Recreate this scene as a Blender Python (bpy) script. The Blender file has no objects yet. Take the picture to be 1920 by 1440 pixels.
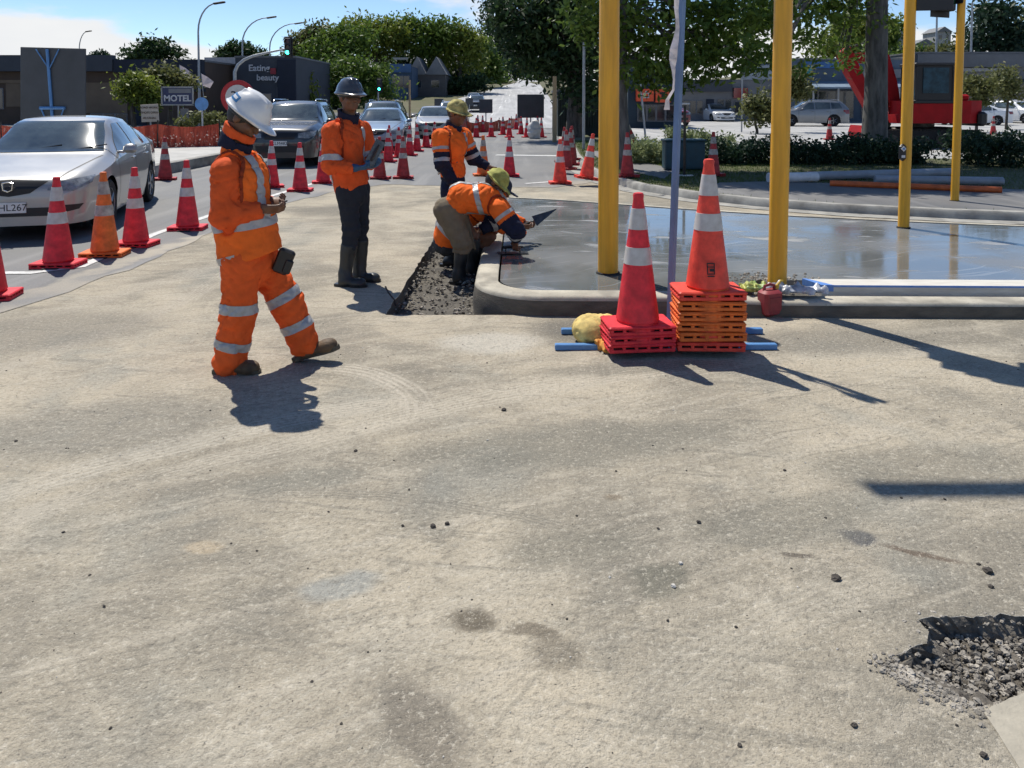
import bpy, bmesh, math, random
import numpy as np
from mathutils import Vector, Matrix
from mathutils.geometry import delaunay_2d_cdt
# ---------------------------------------------------------------- camera, sky, sun, exposure
SC = bpy.context.scene
COL = SC.collection
F = 1442.0; HOR = 190.0; PITCH = math.radians(2.5); CAMH = 1.65
PY0 = HOR + F*math.tan(PITCH)
_cd = bpy.data.cameras.new('camera'); CAM = bpy.data.objects.new('camera', _cd); COL.objects.link(CAM)
_cd.sensor_width = 36; _cd.lens = 36*F/1920; _cd.shift_y = -(720-PY0)/1920
_cd.clip_start = 0.05; _cd.clip_end = 6000
CAM.location = (0, 0, CAMH); CAM.rotation_euler = (math.pi/2-PITCH, 0, 0)
SC.camera = CAM
SUN_TO = Vector((-0.31, 0.52, 1.0)).normalized()          # direction towards the sun
_sl = bpy.data.lights.new('sun', 'SUN'); _sl.energy = 4.3; _sl.angle = math.radians(0.55); _sl.color = (1.0, 0.95, 0.86)
SUN = bpy.data.objects.new('sun', _sl); COL.objects.link(SUN)
SUN.rotation_euler = SUN_TO.to_track_quat('Z', 'Y').to_euler(); SUN.location = SUN_TO*60
W = bpy.data.worlds.new('World'); SC.world = W; W.use_nodes = True
_n = W.node_tree.nodes; _l = W.node_tree.links; _n.clear()
_out = _n.new('ShaderNodeOutputWorld'); _bg = _n.new('ShaderNodeBackground'); _sky = _n.new('ShaderNodeTexSky')
_sky.sky_type = 'NISHITA'; _sky.sun_disc = False
_sky.sun_elevation = math.asin(SUN_TO.z); _sky.sun_rotation = math.atan2(SUN_TO.x, SUN_TO.y)
_sky.air_density = 0.75; _sky.dust_density = 0.0; _sky.ozone_density = 3.0; _sky.altitude = 300
_bg.inputs['Strength'].default_value = 0.11
_tc = _n.new('ShaderNodeTexCoord'); _sep = _n.new('ShaderNodeSeparateXYZ'); _l.new(_tc.outputs['Generated'], _sep.inputs[0])
def _wm(op, a, b=None, c=None):
    m = _n.new('ShaderNodeMath'); m.operation = op
    for i, v in enumerate((a, b, c)):
        if v is None: continue
        if isinstance(v, (int, float)): m.inputs[i].default_value = v
        else: _l.new(v, m.inputs[i])
    return m.outputs[0]
# fair-weather cumulus low over the horizon, all the way round
_map = _n.new('ShaderNodeMapping'); _map.inputs['Scale'].default_value = (2.6, 2.6, 9.0); _map.inputs['Location'].default_value = (0.45, 0.55, 0.1)
_l.new(_tc.outputs['Generated'], _map.inputs[0])
_cn = _n.new('ShaderNodeTexNoise'); _cn.inputs['Scale'].default_value = 1.0; _cn.inputs['Detail'].default_value = 7; _cn.inputs['Roughness'].default_value = 0.55
_l.new(_map.outputs[0], _cn.inputs['Vector'])
_low = _wm('SUBTRACT', 1.0, _wm('DIVIDE', _sep.outputs['Z'], 0.10))
_mask = _wm('ADD', _cn.outputs['Fac'], _wm('MULTIPLY', _low, 0.26))
_mr = _n.new('ShaderNodeMapRange'); _mr.interpolation_type = 'SMOOTHSTEP'
_mr.inputs['From Min'].default_value = 0.515; _mr.inputs['From Max'].default_value = 0.62
_l.new(_mask, _mr.inputs['Value'])
_cn2 = _n.new('ShaderNodeTexNoise'); _cn2.inputs['Scale'].default_value = 2.2; _cn2.inputs['Detail'].default_value = 5
_l.new(_map.outputs[0], _cn2.inputs['Vector'])
_cr = _n.new('ShaderNodeMix'); _cr.data_type = 'RGBA'
_cr.inputs['A'].default_value = (5.4, 5.7, 6.1, 1); _cr.inputs['B'].default_value = (7.3, 7.2, 7.0, 1); _l.new(_cn2.outputs['Fac'], _cr.inputs['Factor'])
_mx = _n.new('ShaderNodeMix'); _mx.data_type = 'RGBA'; _l.new(_mr.outputs[0], _mx.inputs['Factor'])
_hs = _n.new('ShaderNodeHueSaturation'); _hs.inputs['Saturation'].default_value = 1.03; _hs.inputs['Value'].default_value = 1.0
_l.new(_sky.outputs[0], _hs.inputs['Color'])
_l.new(_hs.outputs[0], _mx.inputs['A']); _l.new(_cr.outputs['Result'], _mx.inputs['B'])
_l.new(_mx.outputs['Result'], _bg.inputs['Color']); _l.new(_bg.outputs[0], _out.inputs[0])
SC.view_settings.view_transform = 'Standard'; SC.view_settings.look = 'None'
SC.view_settings.exposure = 0.33; SC.view_settings.gamma = 1.0; SC.view_settings.use_curve_mapping = False
SC.render.engine = 'CYCLES'
SC.cycles.max_bounces = 5; SC.cycles.diffuse_bounces = 3; SC.cycles.glossy_bounces = 3; SC.cycles.adaptive_threshold = 0.02; SC.cycles.transparent_max_bounces = 12; SC.cycles.caustics_reflective = False; SC.cycles.caustics_refractive = False
SC.cycles.use_denoising = True
# ---------------------------------------------------------------- measuring helpers (pixels of the 1920 px photo)
def _ray(px, py):
    x = (px-960)/F; y = -(py-PY0)/F
    c, s = math.cos(PITCH), math.sin(PITCH)
    return Vector((x, c+y*s, -s+y*c))
def G(px, py, z=0.0):                     # ground point seen at a pixel
    d = _ray(px, py); t = (z-CAMH)/d.z
    return Vector((d.x*t, d.y*t, z))
def A(px, py, Y):                         # point at distance Y seen at a pixel
    d = _ray(px, py); t = Y/d.y
    return Vector((d.x*t, Y, CAMH+d.z*t))
def sstep(a, b, x):
    t = np.clip((x-a)/(b-a), 0, 1); return t*t*(3-2*t)
def terrain(x, y):
    z = 7.2*sstep(48, 215, y)*(1-0.25*sstep(5, 60, x)) + 9*sstep(70, 260, y)*sstep(30, 120, x)
    return z + 3.5*sstep(60, 200, y)*sstep(-20, -60, x)
R = math.radians
rnd = random.Random(7)
# ---------------------------------------------------------------- materials
MATS = {}
def lin(c): return tuple(c)+(1,) if len(c) == 3 else c
def mat(name, col, rough=.6, metal=0., var=.12, scale=6., bump=0., bscale=80., spec=.5, coat=0., emit=None, trans=0., col2=None, alpha=None, stretch=(1, 1, 1)):
    if name in MATS: return MATS[name]
    m = bpy.data.materials.new(name); MATS[name] = m; m.use_nodes = True
    n = m.node_tree.nodes; l = m.node_tree.links; b = n['Principled BSDF']; o = n['Material Output']
    tc = n.new('ShaderNodeTexCoord'); mp = n.new('ShaderNodeMapping'); mp.inputs['Scale'].default_value = stretch
    l.new(tc.outputs['Object'], mp.inputs[0])
    tn = n.new('ShaderNodeTexNoise'); tn.inputs['Scale'].default_value = scale; tn.inputs['Detail'].default_value = 5; tn.inputs['Roughness'].default_value = .6
    l.new(mp.outputs[0], tn.inputs['Vector'])
    mx = n.new('ShaderNodeMix'); mx.data_type = 'RGBA'
    c = np.array(col[:3]); c2 = np.array(col2[:3]) if col2 else np.clip(c*(1-var*1.6), 0, 1)
    c1 = c if col2 else np.clip(c*(1+var*.9), 0, 1)
    mx.inputs['A'].default_value = lin(tuple(c2)); mx.inputs['B'].default_value = lin(tuple(c1))
    mr = n.new('ShaderNodeMapRange'); mr.inputs['From Min'].default_value = .3; mr.inputs['From Max'].default_value = .7
    l.new(tn.outputs['Fac'], mr.inputs['Value']); l.new(mr.outputs[0], mx.inputs['Factor'])
    l.new(mx.outputs['Result'], b.inputs['Base Color'])
    b.inputs['Metallic'].default_value = metal; b.inputs['Specular IOR Level'].default_value = spec; b.inputs['Coat Weight'].default_value = coat
    b.inputs['Coat Roughness'].default_value = .06
    r2 = n.new('ShaderNodeMapRange'); r2.inputs['To Min'].default_value = max(rough-.06*(rough > .1), .01); r2.inputs['To Max'].default_value = min(rough+.08*(rough > .1), 1)
    l.new(tn.outputs['Fac'], r2.inputs['Value']); l.new(r2.outputs[0], b.inputs['Roughness'])
    if bump:
        bn = n.new('ShaderNodeTexNoise'); bn.inputs['Scale'].default_value = bscale; bn.inputs['Detail'].default_value = 4
        l.new(mp.outputs[0], bn.inputs['Vector'])
        bp = n.new('ShaderNodeBump'); bp.inputs['Strength'].default_value = bump; bp.inputs['Distance'].default_value = .01
        l.new(bn.outputs['Fac'], bp.inputs['Height']); l.new(bp.outputs[0], b.inputs['Normal'])
    if emit:
        b.inputs['Emission Color'].default_value = lin(emit[0]); b.inputs['Emission Strength'].default_value = emit[1]
    if trans:
        t = n.new('ShaderNodeBsdfTranslucent'); s = n.new('ShaderNodeMixShader'); s.inputs[0].default_value = trans
        l.new(mx.outputs['Result'], t.inputs[0]); l.new(b.outputs[0], s.inputs[1]); l.new(t.outputs[0], s.inputs[2]); l.new(s.outputs[0], o.inputs[0])
    if alpha is not None: b.inputs['Alpha'].default_value = alpha
    return m
def leafmat(name, dark, light, scale=.9, trans=.35):
    if name in MATS: return MATS[name]
    return mat(name, light, rough=.55, col2=dark, scale=scale, trans=trans, spec=.3)
# ---------------------------------------------------------------- mesh helpers
class MB:
    def __init__(s): s.v = []; s.f = []; s.m = []
    def add(s, vs, fs, mi=0):
        o = len(s.v); s.v += [tuple(p) for p in vs]; s.f += [tuple(i+o for i in f) for f in fs]; s.m += [mi]*len(fs); return s
    def box(s, c, d, rot=None, mi=0, taper=1.0, bev=0.):
        x, y, z = d[0]/2, d[1]/2, d[2]/2
        if bev > 0:
            b = min(bev, x*.9, y*.9, z*.9)
            ring = [(x-b, -y), (x, -y+b), (x, y-b), (x-b, y), (-x+b, y), (-x, y-b), (-x, -y+b), (-x+b, -y)]
            ins = [(px*(x-b)/x, py*(y-b)/y) for px, py in ring]
            vs = [(p[0], p[1], -z) for p in ins]+[(p[0], p[1], -z+b) for p in ring]+[(p[0]*taper, p[1]*taper, z-b) for p in ring]+[(p[0]*taper, p[1]*taper, z) for p in ins]
            fs = [tuple(range(7, -1, -1)), tuple(range(24, 32))]
            for k in range(3):
                for i in range(8): fs.append((k*8+i, k*8+(i+1) % 8, (k+1)*8+(i+1) % 8, (k+1)*8+i))
        else:
            t = taper
            vs = [(-x, -y, -z), (x, -y, -z), (x, y, -z), (-x, y, -z), (-x*t, -y*t, z), (x*t, -y*t, z), (x*t, y*t, z), (-x*t, y*t, z)]
            fs = [(3, 2, 1, 0), (4, 5, 6, 7), (0, 1, 5, 4), (1, 2, 6, 5), (2, 3, 7, 6), (3, 0, 4, 7)]
        M = rot.to_matrix() if rot is not None and hasattr(rot, 'to_matrix') else (rot if rot is not None else Matrix.Identity(3))
        c = Vector(c); return s.add([M @ Vector(p)+c for p in vs], fs, mi)
    def tube(s, pts, rads, n=8, mi=0, cap=True):
        pts = [Vector(p) for p in pts]
        if not hasattr(rads, '__len__'): rads = [rads]*len(pts)
        vs = []; fs = []; up = None
        for i, p in enumerate(pts):
            t = (pts[min(i+1, len(pts)-1)]-pts[max(i-1, 0)]).normalized()
            if up is None: up = Vector((0, 0, 1)) if abs(t.z) < .9 else Vector((1, 0, 0))
            a = t.cross(up).normalized(); b = a.cross(t).normalized(); up = b
            for k in range(n):
                w = 2*math.pi*k/n; vs.append(p+(a*math.cos(w)+b*math.sin(w))*rads[i])
        for i in range(len(pts)-1):
            for k in range(n): fs.append((i*n+k, i*n+(k+1) % n, (i+1)*n+(k+1) % n, (i+1)*n+k))
        if cap:
            fs.append(tuple(range(n-1, -1, -1))); fs.append(tuple(range((len(pts)-1)*n, len(pts)*n)))
        return s.add(vs, fs, mi)
    def lathe(s, prof, n=16, c=(0, 0, 0), mi=0, sq=0., M=None):     # prof (r,z); sq: squareness
        vs = []; fs = []
        for r, z in prof:
            for k in range(n):
                w = 2*math.pi*(k+.5)/n; x, y = math.cos(w), math.sin(w)
                if sq: q = max(abs(x), abs(y)); x, y = x*(1-sq)+x/q*sq, y*(1-sq)+y/q*sq
                p = Vector((x*r, y*r, z)); p = (M @ p if M is not None else p)+Vector(c); vs.append(p)
        m = len(prof)
        for i in range(m-1):
            for k in range(n): fs.append((i*n+k, i*n+(k+1) % n, (i+1)*n+(k+1) % n, (i+1)*n+k))
        if prof[0][0] > 1e-4: fs.append(tuple(range(n-1, -1, -1)))
        if prof[-1][0] > 1e-4: fs.append(tuple(range((m-1)*n, m*n)))
        return s.add(vs, fs, mi)
    def prism(s, poly, z0, z1, mi=0, M=None):     # polygon in xy, extruded in z
        n = len(poly); a = sum(poly[i][0]*poly[(i+1) % n][1]-poly[(i+1) % n][0]*poly[i][1] for i in range(n))
        if a < 0: poly = poly[::-1]
        vs = [Vector((p[0], p[1], z0)) for p in poly]+[Vector((p[0], p[1], z1)) for p in poly]
        if M is not None: vs = [M @ v for v in vs]
        return s.add(vs, [tuple(range(n-1, -1, -1)), tuple(range(n, 2*n))]+[(i, (i+1) % n, n+(i+1) % n, n+i) for i in range(n)], mi)
    def build(s, name, mats, parent=None, smooth=None, loc=None):
        me = bpy.data.meshes.new(name); me.from_pydata(s.v, [], s.f)
        if not isinstance(mats, (list, tuple)): mats = [mats]
        for m in mats: me.materials.append(m)
        if any(s.m): me.polygons.foreach_set('material_index', s.m)
        if smooth is not None:
            me.polygons.foreach_set('use_smooth', [True]*len(me.polygons)); me.set_sharp_from_angle(angle=R(smooth))
        me.update(); return link(name, me, parent, loc)
def link(name, me, parent=None, loc=None):
    o = bpy.data.objects.new(name, me); COL.objects.link(o)
    if parent is not None: o.parent = parent
    if loc is not None: o.location = loc
    return o
def npmesh(name, V, Fq, mats, parent=None, smooth=True, mi=None):
    V = np.asarray(V, dtype=np.float32); Fq = np.asarray(Fq, dtype=np.int32); k = Fq.shape[1]
    me = bpy.data.meshes.new(name); me.vertices.add(len(V)); me.vertices.foreach_set('co', V.ravel())
    me.loops.add(Fq.size); me.loops.foreach_set('vertex_index', Fq.ravel())
    me.polygons.add(len(Fq)); me.polygons.foreach_set('loop_start', np.arange(0, Fq.size, k, dtype=np.int32))
    me.polygons.foreach_set('use_smooth', np.full(len(Fq), bool(smooth)))
    for m in (mats if isinstance(mats, (list, tuple)) else [mats]): me.materials.append(m)
    if mi is not None: me.polygons.foreach_set('material_index', np.asarray(mi, dtype=np.int32))
    me.update(calc_edges=True); me.validate()
    return link(name, me, parent)
def tag(o, label=None, cat=None, group=None, kind=None):
    if label: o['label'] = label
    if cat: o['category'] = cat
    if group: o['group'] = group
    if kind: o['kind'] = kind
    return o
def thing(name, label, cat, loc=(0, 0, 0), rz=0., group=None, rot=None):
    o = bpy.data.objects.new(name, None); COL.objects.link(o); o.location = loc
    o.rotation_euler = rot if rot is not None else (0, 0, rz); o.empty_display_size = .1
    return tag(o, label, cat, group)
def dup(root, loc=None, rz=None, label=None, group=None, scale=None, swap=None):
    def cp(o, par):
        c = o.copy(); COL.objects.link(c)
        if par is not None: c.parent = par
        if swap and c.type == 'MESH':
            for i, sl in enumerate(c.material_slots):
                nm = sl.material.name if sl.material else None
                if nm in swap: sl.link = 'OBJECT'; sl.material = MATS[swap[nm]]
        for ch in KIDS.get(o.name, ()): cp(ch, c)
        return c
    KIDS = {}
    for ob in COL.objects:
        if ob.parent: KIDS.setdefault(ob.parent.name, []).append(ob)
    r = cp(root, None)
    if loc is not None: r.location = loc
    if rz is not None: r.rotation_euler = rz if hasattr(rz, '__len__') else (0, 0, rz)
    if label: r['label'] = label
    if group: r['group'] = group
    if scale is not None: r.scale = scale if hasattr(scale, '__len__') else (scale,)*3
    return r
def textobj(name, body, size, m, parent, loc, rot=(R(90), 0, 0), ext=.004, align='CENTER', bold=0.):
    cu = bpy.data.curves.new(name, 'FONT'); cu.body = body; cu.size = size; cu.extrude = ext; cu.align_x = align; cu.align_y = 'CENTER'; cu.offset = bold
    cu.resolution_u = 3
    t = bpy.data.objects.new(name, cu); me = bpy.data.meshes.new_from_object(t); bpy.data.objects.remove(t)
    me.materials.clear(); me.materials.append(m)
    o = link(name, me, parent, loc); o.rotation_euler = rot; return o
# ---------------------------------------------------------------- implicit surfaces
def surfnet(f, lo, hi, h):
    lo = np.array(lo, np.float32); n = np.ceil((np.array(hi)-lo)/h).astype(int)+1
    ax = [lo[i]+h*np.arange(n[i], dtype=np.float32) for i in range(3)]
    P = np.stack(np.meshgrid(*ax, indexing='ij'), -1).reshape(-1, 3)
    D = f(P).reshape(n).astype(np.float32); S = D < 0
    cnt = np.zeros(n-1, np.int8); sl = [slice(None, -1), slice(1, None)]
    for i in (0, 1):
        for j in (0, 1):
            for k in (0, 1): cnt += S[sl[i], sl[j], sl[k]]
    act = (cnt > 0) & (cnt < 8); ci = np.argwhere(act); idx = np.full(n-1, -1, np.int32); idx[act] = np.arange(len(ci))
    acc = np.zeros((len(ci), 3), np.float32); num = np.zeros(len(ci), np.float32)
    cs = [(i, j, k) for i in (0, 1) for j in (0, 1) for k in (0, 1)]
    for a in cs:
        for axs in range(3):
            if a[axs]: continue
            b = list(a); b[axs] = 1; a_ = np.array(a); b_ = np.array(b)
            da = D[tuple((ci+a_).T)]; db = D[tuple((ci+b_).T)]; m = (da < 0) != (db < 0)
            t = np.where(m, da/np.where(m, da-db, 1), 0)[:, None]
            acc += np.where(m[:, None], a_+(b_-a_)*t, 0); num += m
    V = lo+h*(ci+acc/num[:, None]); Fs = []
    for axs in range(3):
        o = [i for i in range(3) if i != axs]
        s0 = [slice(1, -1)]*3; s1 = [slice(1, -1)]*3; s0[axs] = slice(None, -1); s1[axs] = slice(1, None)
        A0 = S[tuple(s0)]; A1 = S[tuple(s1)]; e = np.argwhere(A0 != A1); sg = A0[tuple(e.T)]
        e = e.copy(); e[:, o[0]] += 1; e[:, o[1]] += 1; q = []
        for d in ((-1, -1), (0, -1), (0, 0), (-1, 0)):
            c = e.copy(); c[:, o[0]] += d[0]; c[:, o[1]] += d[1]; q.append(idx[tuple(c.T)])
        q = np.stack(q, 1)
        fl = sg if axs != 1 else ~sg
        q = np.where(fl[:, None], q, q[:, ::-1]); Fs.append(q)
    return V, np.concatenate(Fs)
def vnormals(V, Fq):
    N = np.zeros_like(V); a = V[Fq[:, 2]]-V[Fq[:, 0]]; b = V[Fq[:, 3 % Fq.shape[1]]]-V[Fq[:, 1]]
    c = np.cross(a, b)
    for k in range(Fq.shape[1]): np.add.at(N, Fq[:, k], c)
    return N/np.maximum(np.linalg.norm(N, axis=1, keepdims=True), 1e-9)
def clip_region(V, Fq, N, fields, off):
    fields = [np.asarray(f) for f in fields]; allpos = np.ones(len(Fq), bool)
    for f in fields: allpos &= (f[Fq] > 0).any(1)
    nv = []; nf = []; cache = {}
    def key(p):
        k = tuple(np.round(p, 5)); i = cache.get(k)
        if i is None: i = len(nv); cache[k] = i; nv.append(p)
        return i
    VN = V+N*off
    for q in Fq[allpos]:
        poly = [(VN[i], [f[i] for f in fields]) for i in q]
        for j in range(len(fields)):
            out = []
            for a, b in zip(poly, poly[1:]+poly[:1]):
                fa, fb = a[1][j], b[1][j]
                if fa > 0: out.append(a)
                if (fa > 0) != (fb > 0):
                    t = fa/(fa-fb); out.append((a[0]+(b[0]-a[0])*t, [x+(y-x)*t for x, y in zip(a[1], b[1])]))
            poly = out
            if len(poly) < 3: break
        if len(poly) >= 3:
            ids = []
            for p, _ in poly:
                k = key(p)
                if not ids or ids[-1] != k: ids.append(k)
            if len(ids) > 1 and ids[0] == ids[-1]: ids.pop()
            if len(set(ids)) == len(ids) and len(ids) >= 3: nf.append(tuple(ids))
    return nv, nf
def polyobj(name, nv, nf, m, parent, smooth=True, thick=0.):
    me = bpy.data.meshes.new(name); me.from_pydata([tuple(p) for p in nv], [], nf); me.materials.append(m)
    me.polygons.foreach_set('use_smooth', [smooth]*len(me.polygons)); me.update()
    return link(name, me, parent)
def halfplanes(V, poly, a0=0, a1=1):             # signed fields of a convex polygon seen along one axis
    n = len(poly); ar = sum(poly[i][0]*poly[(i+1) % n][1]-poly[(i+1) % n][0]*poly[i][1] for i in range(n)); s = 1 if ar > 0 else -1
    out = []
    for i in range(n):
        (x0, y0), (x1, y1) = poly[i], poly[(i+1) % n]; L = math.hypot(x1-x0, y1-y0)
        out.append(s*((x1-x0)*(V[:, a1]-y0)-(y1-y0)*(V[:, a0]-x0))/L)
    return out
def smin(a, b, k):
    h = np.clip(.5+.5*(b-a)/k, 0, 1); return b+(a-b)*h-k*h*(1-h)
def rc(P, a, b, ra, rb):                          # round cone
    a = np.array(a, np.float32); b = np.array(b, np.float32); d = b-a
    t = np.clip((P-a) @ d/max(d @ d, 1e-9), 0, 1)
    return np.linalg.norm(P-a-t[:, None]*d, axis=1)-(ra+(rb-ra)*t)
def ec(P, a, b, side, ra, rb):                    # elliptical cone; ra=(along side, across)
    a = np.array(a, np.float32); b = np.array(b, np.float32); d = b-a; L = np.linalg.norm(d); d = d/L
    s = np.array(side, np.float32); s = s-d*(s @ d); s /= np.linalg.norm(s); w = np.cross(d, s)
    Q = P-a; tt = Q @ d; t = np.clip(tt/L, 0, 1)
    ru = ra[0]+(rb[0]-ra[0])*t; rw = ra[1]+(rb[1]-ra[1])*t; e = (tt-t*L)
    k = np.sqrt(((Q @ s)/ru)**2+((Q @ w)/rw)**2+(e/np.minimum(ru, rw))**2)
    return (k-1)*np.minimum(ru, rw)
def el(P, c, r, M=None):
    Q = P-np.array(c, np.float32)
    if M is not None: Q = Q @ np.array(M, np.float32)
    r = np.array(r, np.float32); k0 = np.linalg.norm(Q/r, axis=1); k1 = np.linalg.norm(Q/r**2, axis=1)
    return k0*(k0-1)/np.maximum(k1, 1e-6)
def cloth(P, amp, fr, seed):                      # soft drape plus sharp creases
    g = np.random.RandomState(seed+77); o = folds(P, amp*.4, fr, seed)
    for i in range(6):
        k = g.normal(size=3); k = k/np.linalg.norm(k)*fr*(.9+.5*i); k2 = g.normal(size=3)*fr*.45; k3 = g.normal(size=3)*fr*.35
        w = np.sin(P @ k.astype(np.float32)+2.2*np.sin(P @ k2.astype(np.float32)+g.uniform(0, 6))+g.uniform(0, 6)); m = np.clip(.3+np.sin(P @ k3.astype(np.float32)+g.uniform(0, 6)), 0, 1)
        o += ((1-np.abs(w))**4-.12)*m*amp*1.5/(1+.2*i)
    return o
def folds(P, amp, fr, seed):
    g = np.random.RandomState(seed); o = np.zeros(len(P), np.float32)
    for i in range(5):
        k = g.normal(size=3)*fr*(.6+.5*i/2); k2 = g.normal(size=3)*fr*.6
        o += np.sin(P @ k.astype(np.float32)+g.uniform(0, 6)+1.6*np.sin(P @ k2.astype(np.float32)+g.uniform(0, 6)))/(1+.35*i)
    return o*amp/2
# ================================================================ SETTING
class NT:                                          # tiny node-graph writer
    def __init__(s, name):
        s.m = bpy.data.materials.new(name); MATS[name] = s.m; s.m.use_nodes = True
        s.n = s.m.node_tree.nodes; s.l = s.m.node_tree.links; s.b = s.n['Principled BSDF']
        g = s.n.new('ShaderNodeNewGeometry'); s.pos = g.outputs['Position']
    def put(s, sock, v):
        if isinstance(v, (int, float)): sock.default_value = v
        elif isinstance(v, tuple): sock.default_value = v if len(v) == len(sock.default_value) else v+(1,)
        else: s.l.new(v, sock)
    def math(s, op, a, b=0., c=0.):
        m = s.n.new('ShaderNodeMath'); m.operation = op
        for i, v in enumerate((a, b, c)): s.put(m.inputs[i], v)
        return m.outputs[0]
    def map(s, loc=(0, 0, 0), rz=0., sc=(1, 1, 1), vec=None):
        m = s.n.new('ShaderNodeMapping'); m.vector_type = 'TEXTURE'
        m.inputs['Location'].default_value = loc; m.inputs['Rotation'].default_value = (0, 0, rz); m.inputs['Scale'].default_value = sc
        s.l.new(vec or s.pos, m.inputs[0]); return m.outputs[0]
    def noise(s, scale, detail=4, rough=.55, vec=None, dist=0.):
        t = s.n.new('ShaderNodeTexNoise'); t.inputs['Scale'].default_value = scale; t.inputs['Detail'].default_value = detail
        t.inputs['Roughness'].default_value = rough; t.inputs['Distortion'].default_value = dist; s.l.new(vec or s.pos, t.inputs['Vector']); return t.outputs['Fac']
    def vor(s, scale, vec=None, out='Distance'):
        t = s.n.new('ShaderNodeTexVoronoi'); t.inputs['Scale'].default_value = scale; s.l.new(vec or s.pos, t.inputs['Vector']); return t.outputs[out]
    def rng(s, v, a, b, c=0., d=1.):
        t = s.n.new('ShaderNodeMapRange'); t.interpolation_type = 'SMOOTHSTEP'
        for k, x in (('From Min', a), ('From Max', b), ('To Min', c), ('To Max', d)): t.inputs[k].default_value = x
        s.put(t.inputs['Value'], v); return t.outputs[0]
    def mix(s, f, a, b, mode='MIX'):
        t = s.n.new('ShaderNodeMix'); t.data_type = 'RGBA'; t.blend_type = mode
        s.put(t.inputs['Factor'], f); s.put(t.inputs['A'], a); s.put(t.inputs['B'], b); return t.outputs['Result']
    def warp(s, amt, scale, vec=None):
        t = s.n.new('ShaderNodeTexNoise'); t.inputs['Scale'].default_value = scale; t.inputs['Detail'].default_value = 2; s.l.new(vec or s.pos, t.inputs['Vector'])
        a = s.n.new('ShaderNodeVectorMath'); a.operation = 'MULTIPLY_ADD'; s.l.new(t.outputs['Color'], a.inputs[0])
        a.inputs[1].default_value = (amt, amt, 0); s.l.new(vec or s.pos, a.inputs[2]); return a.outputs[0]
    def spot(s, c, rx, ry, rz=0., vec=None, soft=.35):
        v = s.map((c[0], c[1], 0), rz, (rx, ry, 50), vec)
        L = s.n.new('ShaderNodeVectorMath'); L.operation = 'LENGTH'; s.l.new(v, L.inputs[0]); return s.rng(L.outputs['Value'], 1, 1-soft)
    def bump(s, h, strength, dist=.01, nrm=None):
        t = s.n.new('ShaderNodeBump'); t.inputs['Strength'].default_value = strength; t.inputs['Distance'].default_value = dist
        s.put(t.inputs['Height'], h)
        if nrm is not None: s.l.new(nrm, t.inputs['Normal'])
        return t.outputs[0]
    def done(s, col, rough=.9, nrm=None, spec=.3):
        s.put(s.b.inputs['Base Color'], col); s.put(s.b.inputs['Roughness'], rough); s.b.inputs['Specular IOR Level'].default_value = spec
        if nrm is not None: s.l.new(nrm, s.b.inputs['Normal'])
        return s.m
def circ3(a, b, c):
    ax, ay, bx, by, cx, cy = a.x, a.y, b.x, b.y, c.x, c.y; d = 2*(ax*(by-cy)+bx*(cy-ay)+cx*(ay-by))
    ux = ((ax*ax+ay*ay)*(by-cy)+(bx*bx+by*by)*(cy-ay)+(cx*cx+cy*cy)*(ay-by))/d; uy = ((ax*ax+ay*ay)*(cx-bx)+(bx*bx+by*by)*(ax-cx)+(cx*cx+cy*cy)*(bx-ax))/d
    return ux, uy, math.hypot(ax-ux, ay-uy)
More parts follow.
